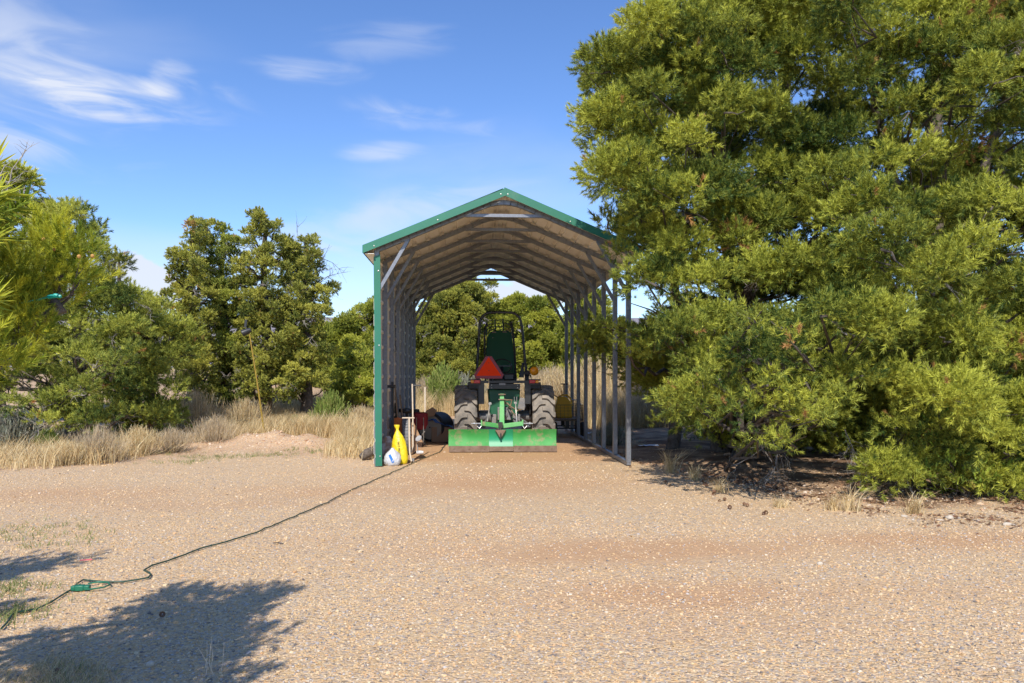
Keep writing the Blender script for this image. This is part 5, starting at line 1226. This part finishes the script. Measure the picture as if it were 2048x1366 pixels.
# tyre standing on its tread
c = ground_at(809, 912) + Vector((0, .25, .30))
ty = thing('spare_tyre', c - Vector((0, 0, .30)), 'worn tyre standing upright behind the yellow bag', 'tyre')
tb = MB(); w2 = .072; ax_ = Vector((math.cos(R(8)), math.sin(R(8)), 0)); tb.lathe([(.17, -w2 * .8), (.22, -w2), (.275, -w2 * .95), (.295, -w2 * .75), (.300, 0), (.295, w2 * .75), (.275, w2 * .95), (.22, w2), (.17, w2 * .8)], c, ax_, 40)
for k in range(34):
    a = 2 * math.pi * k / 34; y_ = ax_.cross(Vector((0, 0, 1))); d_ = y_ * math.sin(a) + Vector((0, 0, math.cos(a)))
    for off_ in (-.043, 0, .043): tb.box(c + d_ * .302 + ax_ * off_, (.034, .042, .012), Matrix((ax_, d_.cross(ax_), d_)).transposed())
tb.build('tread', mat('grey_worn_rubber', (.17, .175, .19), .85, col2=(.24, .24, .25), nscale=10), ty, smooth=30)
rb_ = MB(); rb_.lathe([(.04, -.03), (.17, -.03), (.175, .03), (.04, .035)], c, ax_, 24); rb_.build('rim', m_grey, ty)


def tool(name, lab, cat, pts, r_, m_, head=None):
    t_ = thing(name, pts[0], lab, cat); mb = MB(); mb.tube(pts, r_, 8); mb.build('handle', m_, t_, smooth=60)
    if head: head(t_)
    return t_


def grip(px0, py, px1, Y, m_, r_=.013):
    def f(t_): mb = MB(); mb.tube([PY(px0, py, Y), PY((px0 + px1) / 2, py - .2, Y), PY(px1, py, Y)], r_, 8); mb.build('grip', m_, t_, smooth=60)
    return f


def shovel_head(px, py, Y, w_, h_, m_):
    def f(t_):
        mb = MB(); a = PY(px, py, Y); pts = [(-w_ / 2, 0), (-w_ / 2, -h_ * .6), (-w_ * .3, -h_ * .9), (0, -h_), (w_ * .3, -h_ * .9), (w_ / 2, -h_ * .6), (w_ / 2, 0), (0, .03)]
        mb.prism([a + Vector((x, abs(x) * -.3, z)) for x, z in pts], (0, .004, 0)); mb.build('blade', m_, t_)
    return f


tool('garden_tool', 'tall pale shaft with a black side grip leaning beside the cardboard', 'garden tool', [PY(824.5, 768, 11.75), PY(825.5, 820, 11.70), PY(826, 892, 11.6), PY(822, 905, 11.5)], .012, m_handle, grip(825, 771, 842, 11.75, m_black, .012))
tool('garden_tool', 'pale T-handled tool standing between the tyre and the cardboard', 'garden tool', [PY(818.5, 836, 11.5), PY(818.5, 870, 11.46), PY(819.5, 905, 11.38), PY(823, 923, 11.3)], .014, m_handle, grip(804.5, 836, 829, 11.5, m_handle, .011))
tool('post_hole_digger', 'black cross-handled digging bar against the ribbed wall', 'garden tool', [PY(785, 764, 12.1), PY(785, 800, 12.05), PY(786, 880, 11.95)], .020, m_black, grip(772.5, 773, 790, 12.05, m_black, .022))
tool('shovel', 'wooden-handled shovel with an orange-brown blade leaning on the wall', 'shovel', [PY(790, 770, 12.9), PY(792, 800, 12.8), PY(796, 838, 12.6)], .014, m_wood, shovel_head(796, 838, 12.6, .19, .26, m_orangep))
tool('rake', 'short-handled tool with an orange head between the shovel and the black seat', 'garden tool', [PY(800, 790, 13.2), PY(805, 838, 13.0)], .012, m_wood, shovel_head(805, 838, 13.0, .10, .2, m_orangep))
# roll of green wire fencing
c = ground_at(775, 905) + Vector((.02, .75, 0)); rl = thing('wire_roll', c, 'tall roll of dark green wire mesh leaning in the corner behind the post', 'wire mesh roll')
mb = MB(); Hh = 1.02
for rr_ in (.105, .085, .06):
    for k in range(18): a = 2 * math.pi * k / 18; mb.tube([c + Vector((math.cos(a) * rr_ + .05, math.sin(a) * rr_ - .12, 0)), c + Vector((math.cos(a) * rr_ - .06, math.sin(a) * rr_ + .12, Hh))], .0022, 4, cap=False)
    for z_ in range(15):
        z = Hh * z_ / 14; mb.tube([c + Vector((math.cos(a) * rr_ + .05 - .11 * z / Hh, math.sin(a) * rr_ - .12 + .24 * z / Hh, z)) for a in [2 * math.pi * q / 16 for q in range(17)]], .0022, 4, cap=False)
mb.build('wire_mesh', m_blackdusty, rl, smooth=0)
mb = MB(); mb.lathe([(.09, 0), (.09, Hh * .96)], c + Vector((.05, -.10, .01)), (-.11, .22, 1), 16); mb.build('inner_roll', mat('dark_green_netting', (.012, .022, .020), .8), rl)
# black seat on a pedestal
c = ground_at(816, 850); c = PY(814, 755, 13.9); c.z = 0; st_ = thing('stool', c, 'black padded seat on a pedestal in the shade of the carport wall', 'stool')
zs_ = PY(814, 821, 13.9).z; mb = MB(); mb.lathe([(0, -.05), (.10, -.05), (.145, -.03), (.15, .0), (.14, .035), (.10, .045), (0, .045)], c + Vector((0, 0, zs_)), (0, 0, 1), 24); mb.build('seat', m_black, st_, smooth=60)
mb = MB(); mb.lathe([(.16, 0), (.16, .02), (.03, .04), (.025, zs_ - .05)], c, (0, 0, 1), 16); mb.build('pedestal', m_black, st_)
mb = MB(); mb.lathe([(0, 0), (.05, .002), (.055, .05), (.05, .10), (0, .105)], c + Vector((.17, .1, zs_ - .08)), (0, 0, 1), 14); mb.tube([c + Vector((.17, .1, 0)), c + Vector((.17, .1, zs_ - .08))], .03, 8)
tag(mb.build('dark_post', m_blackdusty, None), 'dark knobbed post directly behind the black seat', 'post')
# cardboard sheet leaning on the tools
mb = MB(); mb.prism([PY(823, 845, 11.9), PY(827, 845, 11.9), PY(838, 872, 11.9), PY(845, 884, 11.85), PY(842, 896, 11.8), PY(823, 908, 11.7)], (0, .05, 0)); tag(mb.build('cardboard_sheet', m_card, None), 'brown cardboard sheet folded behind the pale tool shafts', 'cardboard')
mb = MB(); mb.lathe([(0, -.02), (.045, -.018), (.052, 0), (.045, .018), (0, .02)], PY(837, 877, 11.7), (.1, -1, .25), 20, sx=1.15, sy=.8); mb.tube([PY(833, 880, 11.75), PY(836, 905, 11.75)], .008, 6); tag(mb.build('grey_scoop', m_grey, None), 'small light grey scoop in front of the cardboard sheet', 'scoop')
c = ground_at(840, 909); mb = MB(); mb.lathe([(.030, -.06), (.032, .02), (.026, .03), (.026, .055), (0, .055)], c + Vector((0, 0, .033)), (1, .1, 0), 18); tag(mb.build('white_bottle', mat('off_white_plastic', (.66, .66, .68), .4), None, smooth=40), 'white cylinder lying on the gravel by the cardboard sheet', 'bottle')
c = ground_at(825, 924); mb = MB(); mb.lathe([(.028, 0), (.032, .015), (.028, .05), (0, .052)], c, (0, 0, 1), 18); tag(mb.build('tin_can', m_grey, None), 'small grey can at the foot of the T-handled tool', 'can')
# maroon folded camp chair bag and drum boxes
c = PY(839, 755, 14.0); c.z = 0; rc_ = thing('camp_chair', c, 'maroon folding chair bundled in the shade beyond the pale tools', 'folding chair')
mb = bag_mesh([(0, .02), (.02, .11), (.10, .15), (.22, .155), (.30, .15), (.33, .10)], PY(839, 862, 14.0) + Vector((0, 0, .02)), 12, sq=.7, lump=.05); mb.build('fabric', m_red, rc_, smooth=40)
mb = MB()
for a, b_ in (((829, 862), (850, 888)), ((850, 862), (829, 888)), ((833, 835), (833, 888)), ((847, 835), (847, 888))): mb.tube([PY(*a, 13.8), PY(*b_, 13.8)], .008, 6)
mb.build('frame', m_steel, rc_)
c = PY(862, 755, 15.0); c.z = 0; dr = thing('cable_drum', c, 'dark drum lying on its side with a pale round end plate', 'drum')
cc_ = Vector((c.x, c.y, .30)); ad = Vector((-.35, -.93, 0)).normalized(); mb = MB(); mb.lathe([(.27, 0), (.29, .01), (.29, .5), (.27, .52)], cc_ - ad * .5, ad, 28); mb.build('drum_body', m_blackdusty, dr)
mb = MB(); mb.lathe([(0, .0), (.24, 0), (.24, .02), (0, .02)], cc_ + ad * .03, ad, 28); mb.lathe([(.015, 0), (.015, .01)], cc_ + ad * .055, ad, 8, 1); mb.build('end_plate', [mat('plywood', (.38, .32, .24), .8), m_black], dr)
c = PY(887, 755, 15.1); c.z = 0; bx = thing('storage_box', c, 'wide dark cardboard box under a crumpled blue tarp beside the left tyre', 'box')
mb = MB(); mb.box(c + Vector((0, .1, .16)), (.46, .6, .30)); mb.build('box_body', m_card, bx, bevel=.01)
mb = MB(); g_ = random.Random(6); n = 12; vs_ = []
for i in range(n):
    for j in range(n):
        x = -.30 + .56 * i / (n - 1); y = -.26 + .66 * j / (n - 1); z = .325 + .16 * math.exp(-((x + .13) / .13) ** 2 - (y / .3) ** 2) + .10 * math.exp(-((x + .28) / .1) ** 2) + g_.gauss(0, .012); z -= max(0, x - .14) * .5; vs_.append(c + Vector((x, y, z)))
mb.add(vs_, [(i * n + j, (i + 1) * n + j, (i + 1) * n + j + 1, i * n + j + 1) for i in range(n - 1) for j in range(n - 1)])
o = mb.build('tarp', m_bluetarp, None, smooth=30); so_ = o.modifiers.new('s', 'SOLIDIFY'); so_.thickness = .004; tag(o, 'crumpled blue tarp thrown over the cardboard box', 'tarp')
mb = MB(); mb.prism([PY(846, 835, 14.85), PY(852, 822, 14.85), PY(864, 815, 14.85), PY(872, 822, 14.85), PY(868, 832, 14.85)], (0, .25, .0)); tag(mb.build('cardboard_flap', m_card, None), 'open brown carton flap on top of the cable drum', 'cardboard')
# bark log outside the wall
a, b_ = GP(722, 922), GP(748, 918); mb = MB(); mb.tube([Vector((a.x, a.y, .05)), Vector(((a.x + b_.x) / 2, a.y + .05, .11)), Vector((b_.x + .02, b_.y + .1, .14))], [.05, .075, .07], 10); tag(mb.build('bark_log', m_bark, None, smooth=60), 'short rotten bark log leaning on the outside foot of the green post', 'log')
# small stuff on the right: trolley with yellow can
yt = 16.2
tr = thing('garden_trolley', Vector((PY(1135, 755, yt).x, yt, 0)), 'low mesh-sided garden trolley parked beside the right rear tyre', 'trolley')
xl, xr = PY(1106, 755, yt).x, PY(1166, 755, yt).x; zf, zt2 = PY(1106, 840, yt).z, PY(1106, 810, yt).z; ln = 1.1
mb = MB(); mb.box(((xl + xr) / 2, yt + ln / 2, zf), (xr - xl, ln, .045)); mb.build('deck', m_wood, tr, bevel=.004)
def mesh_side(P0, P1, nx, nm='mesh_side'):
    mb = MB(); P0 = Vector(P0); P1 = Vector(P1); h_ = zt2 - zf
    for k in range(nx + 1): q = P0.lerp(P1, k / nx); mb.tube([q, q + Vector((0, 0, h_))], .0035 if k % nx else .008, 4)
    for k in range(6): z_ = h_ * k / 5; mb.tube([P0 + Vector((0, 0, z_)), P1 + Vector((0, 0, z_))], .0035 if k % 5 else .008, 4)
    mb.build(nm, m_black, tr, smooth=0)
mesh_side((xl, yt, zf), (xr, yt, zf), 8); mesh_side((xl, yt + ln, zf), (xr, yt + ln, zf), 8); mesh_side((xl, yt, zf), (xl, yt + ln, zf), 12); mesh_side((xr, yt, zf), (xr, yt + ln, zf), 12)
for sx_, yy in ((xl + .06, yt + .2), (xr + .01, yt + .1), (xl + .06, yt + .95), (xr + .01, yt + .95)):
    mb = MB(); mb.lathe([(.02, -.04), (.10, -.04), (.145, -.045), (.16, -.02), (.16, .02), (.145, .045), (.10, .04), (.02, .04)], (sx_, yy, .162), (1, 0, 0), 24); mb.build('wheel', m_tyre_b, tr, smooth=40)
mb = MB(); mb.tube([((xl + xr) / 2, yt + .1, .18), ((xl + xr) / 2, yt + 1.0, .18)], .02, 6); mb.tube([(xl, yt + .12, .18), (xr, yt + .12, .18)], .015, 6); mb.tube([(xl, yt + .95, .18), (xr, yt + .95, .18)], .015, 6)
for yy in (yt + .12, yt + .95): mb.beam(((xl + xr) / 2, yy, .18), ((xl + xr) / 2, yy, zf), .08)
mb.build('axle_frame', m_black, tr)
mb = MB(); mb.tube([PY(1143, 800, yt + .3), PY(1155, 800, yt + .1), PY(1163, 810, yt)], .012, 6); mb.build('pull_handle', m_steel, tr)
yc = yt + .45; yk = thing('sprayer_tank', PY(1128, 830, yc), 'yellow plastic sprayer tank with a hooped handle standing in the trolley', 'sprayer')
mb = MB(); mb.prism([PY(px_, py_, yc - .1) for px_, py_ in ((1112, 836), (1111, 812), (1116, 798), (1124, 793), (1134, 794), (1143, 806), (1145, 836))], (0, .24, 0)); mb.build('tank', m_ycan, yk, bevel=.02)
mb = MB(); mb.tube([PY(1114, 806, yc), PY(1116, 795, yc), PY(1124, 790, yc), PY(1134, 790, yc), PY(1142, 798, yc), PY(1144, 812, yc)], .020, 8); mb.build('handle', m_ycan, yk, smooth=60)
mb = MB(); mb.tube([PY(1128, 795, yc), PY(1128, 769, yc)], .014, 8); mb.tube([PY(1121, 768, yc), PY(1136, 768, yc)], .013, 8); mb.build('pump_rod', m_black, yk)
mb = MB(); mb.tube([PY(1104, 786, yc), PY(1111, 792, yc), PY(1118, 796, yc)], .012, 6); mb.build('hose', m_black, yk)
# scraps of white and blue sheeting
for i, (px, py, w_, lab) in enumerate(((1141, 862, .12, 'small bluish scrap of sheeting under the trolley'), (1178, 868, .14, 'crumpled white sheeting by the base rail, behind the trolley wheel'), (1296, 893, .18, 'flattened white plastic in the shade right of the front right post'))):
    mb = MB(); p = ground_at(px, py); g_ = random.Random(i + 40); vs_ = []
    for a in range(7):
        for b2 in range(5): vs_.append(p + Vector((-w_ + 2 * w_ * a / 6, -w_ * .7 + 1.4 * w_ * b2 / 4, .012 + abs(g_.gauss(0, .022)) * (i < 2 or .4))))
    mb.add(vs_, [(a * 5 + b2, (a + 1) * 5 + b2, (a + 1) * 5 + b2 + 1, a * 5 + b2 + 1) for a in range(6) for b2 in range(4)]); o = mb.build('plastic_sheeting', m_whitebag, None, smooth=0); so_ = o.modifiers.new('s', 'SOLIDIFY'); so_.thickness = .002; tag(o, lab, 'plastic sheet', 'scraps of sheeting')

# ------------------------------------------------------------------ extension cord
cp = [(903, 872), (893, 888), (880, 905), (840, 922), (800, 940), (740, 965), (690, 988), (650, 1010), (600, 1032), (560, 1050), (500, 1073), (440, 1090), (400, 1100), (370, 1112), (330, 1125), (300, 1134), (292, 1141), (297, 1147), (302, 1151), (298, 1156), (285, 1159), (250, 1163), (210, 1166), (185, 1162), (165, 1162), (152, 1170), (148, 1178), (120, 1195), (100, 1206), (72, 1220), (45, 1224), (30, 1228), (24, 1238), (15, 1250), (-10, 1268)]
g_ = random.Random(3); wp = []
for a, b_ in zip(cp[:-1], cp[1:]):
    pa, pb = GP(*a), GP(*b_); k = max(1, int((pb - pa).length / .07))
    for i in range(k): q = pa.lerp(pb, i / k); wp.append(Vector((q.x + g_.gauss(0, .006), q.y + g_.gauss(0, .012), hz(q.x, q.y) + .014)))
mb = MB(); mb.tube(wp, .0055, 6)
for i in range(2, len(wp) - 2):   # twisted look
    if i % 2 == 0: mb.lathe([(.0045, -.012), (.0075, 0), (.0045, .012)], wp[i], wp[i + 1] - wp[i - 1], 6)
ec = thing('extension_cord', wp[0], 'dark green extension cord running across the gravel to the grading blade', 'cord')
mb.build('cable', m_cord, ec, smooth=60)
pc = GP(160, 1180); pc.z = hz(pc.x, pc.y) + .022; mb = MB(); rz_ = Matrix.Rotation(R(6), 3, 'Z')
mb.box(pc, (.052, .040, .034), rz_); mb.box(pc + Vector((.040, .004, 0)), (.034, .036, .030), rz_); mb.box(pc + Vector((-.036, -.004, 0)), (.026, .034, .030), rz_); mb.build('plug', m_cord_l, ec, bevel=.006)
lp_ = [(175, 1183), (190, 1181), (208, 1178), (220, 1173), (216, 1168), (195, 1168), (176, 1171)]; mb = MB(); mb.tube([Vector((GP(*q).x, GP(*q).y, hz(GP(*q).x, GP(*q).y) + .02)) for q in lp_], .005, 6); mb.build('loose_end', m_cord_l, ec, smooth=60)

# ------------------------------------------------------------------ leaning solar lamp pole, stake, ground litter
bp_ = PY(533, 755, 15.4); bp_.z = hz(bp_.x, bp_.y); tp_ = PY(499, 668, bp_.y); sp_ = thing('solar_lamp', bp_, 'black solar spotlight on a thin leaning yellow pole in the dry grass', 'garden lamp')
mb = MB(); mb.tube([bp_ - Vector((0, 0, .1)), bp_.lerp(tp_, .5), tp_], .014, 8); mb.tube([bp_ + Vector((-.035, .02, 0)), bp_.lerp(tp_, .86) + Vector((.0, .03, 0))], .011, 6); mb.build('pole', m_yel_pole, sp_)
mb = MB(); mb.lathe([(0, -.10), (.045, -.09), (.062, .0), (.068, .09), (.05, .10), (0, .10)], PY(493, 663, bp_.y), (-.86, -.25, -.42), 16); mb.build('lamp_head', m_black, sp_, smooth=50)
mb = MB(); mb.box(PY(491.5, 647, bp_.y), (.05, .03, .16), Matrix.Rotation(R(6), 3, 'Y')); mb.tube([PY(492, 655, bp_.y), tp_], .012, 6); mb.build('solar_panel', m_black, sp_, bevel=.005)
b2_ = PY(850, 755, 21.5); mb = MB(); z0 = hz(b2_.x, b2_.y); mb.box((b2_.x, b2_.y, z0 + .45), (.05, .05, 1.0)); tag(mb.build('wooden_stake', m_handle, None, bevel=.004), 'pale wooden stake in the dry grass beyond the end of the ribbed wall', 'stake')

for i, (px, py, s_, lab) in enumerate(((1899, 1038, .034, 'largest cream stone at the yard edge below the young juniper'), (1880, 1041, .026, 'flat pale stone left of the largest cream stone'), (2014, 1051, .028, 'rounded cream stone near the right corner of the gravel'), (1955, 1043, .016, 'little pale stone between the two cream ones'), (1808, 1033, .03, 'flat grey slab of stone at the edge of the shade'), (1640, 1130, .022, 'single whitish pebble lump out on the gravel'), (300, 1331, .02, 'white stone among the shaded weeds close to the camera'))):
    bm = bmesh.new(); bmesh.ops.create_icosphere(bm, subdivisions=2, radius=1); g_ = random.Random(60 + i); sx_, sy_, sz_ = s_ * g_.uniform(.9, 1.4), s_ * g_.uniform(.7, 1.1), s_ * (.35 if 'flat' in lab else .7)
    for v in bm.verts: v.co = Vector((v.co.x * sx_, v.co.y * sy_, v.co.z * sz_)) * (1 + .18 * math.sin(v.co.x * 3 + i) * math.cos(v.co.y * 4 + 2 * i) + g_.gauss(0, .05))
    me = bpy.data.meshes.new('stone'); bm.to_mesh(me); bm.free(); me.materials.append(m_rock); me.shade_smooth(); o = bpy.data.objects.new('stone', me); COL.objects.link(o); p = GT(px, py); o.location = (p.x, p.y, p.z + sz_ * .5); tag(o, lab, 'stone', 'larger stones on the yard')


def cone_mesh():
    mb = MB()
    for k in range(34):
        t_ = k / 34; a = k * 2.4; r_ = .020 * math.sin(math.pi * (.15 + .8 * t_)) + .004; z = .006 + .036 * t_; c_ = Vector((math.cos(a) * r_ * .6, math.sin(a) * r_ * .6, z)); d_ = Vector((math.cos(a), math.sin(a), .5 + t_)).normalized()
        s1 = Vector((-math.sin(a), math.cos(a), 0)) * .007; mb.add([c_ - s1 * .5, c_ + s1 * .5, c_ + d_ * .012 + s1, c_ + d_ * .016, c_ + d_ * .012 - s1], [(0, 1, 2, 3, 4)])
    return mb


co0 = cone_mesh().build('pine_cone', m_cone, None, smooth=0); g_ = random.Random(15)
spots = [(1335, 968), (1339, 971), (1430, 990), (1425, 988), (1445, 1002), (1441, 1003), (1460, 1018), (1495, 1015), (1491, 1013), (1528, 1029), (1534, 1028), (1410, 970), (1403, 966), (1418, 973), (1262, 935), (325, 1235), (112, 1352)]
for i, (px, py) in enumerate(spots):
    o = co0 if i == 0 else co0.copy()
    if i: COL.objects.link(o)
    p = GT(px, py); k = g_.uniform(.6, .9); o.location = (p.x, p.y, p.z + .012); o.scale = (k, k, k); o.rotation_euler = (R(g_.uniform(50, 110)), 0, g_.uniform(0, 6.28)); tag(o, 'small brown open pine cone lying on the gravel near the pinyons', 'pine cone', 'fallen pine cones')
p = GP(172, 1123); mb = MB(); mb.box((p.x, p.y, p.z + .012), (.075, .012, .006), Matrix.Rotation(.3, 3, 'Z')); tag(mb.build('pink_ribbon', mat('pink_tape', (.72, .12, .16), .6), None), 'scrap of pink tape lying on the gravel near the shadow', 'tape')
p = GP(556, 1090); mb = MB(); mb.tube([(p.x - .04, p.y + .01, p.z + .014), (p.x, p.y, p.z + .018), (p.x + .045, p.y - .012, p.z + .013)], .004, 5); tag(mb.build('twig', m_black, None), 'short dark twig alone on the open gravel', 'twig')
mb = MB(); g_ = random.Random(19)
for k in range(5):
    p = GP(418 + g_.uniform(-25, 25), 1345 + g_.uniform(-8, 8)); mb.tube([Vector((p.x, p.y, 0)), Vector((p.x + g_.gauss(0, .015), p.y, .05)), Vector((p.x + g_.gauss(-.01, .03), p.y + .01, .11 + g_.uniform(0, .05)))], [.0018, .0015, .0008], 4)
tag(mb.build('dry_stalk', m_handle, None, smooth=0), 'thin dry stalks standing in the shaded gravel close to the camera', 'stalk')
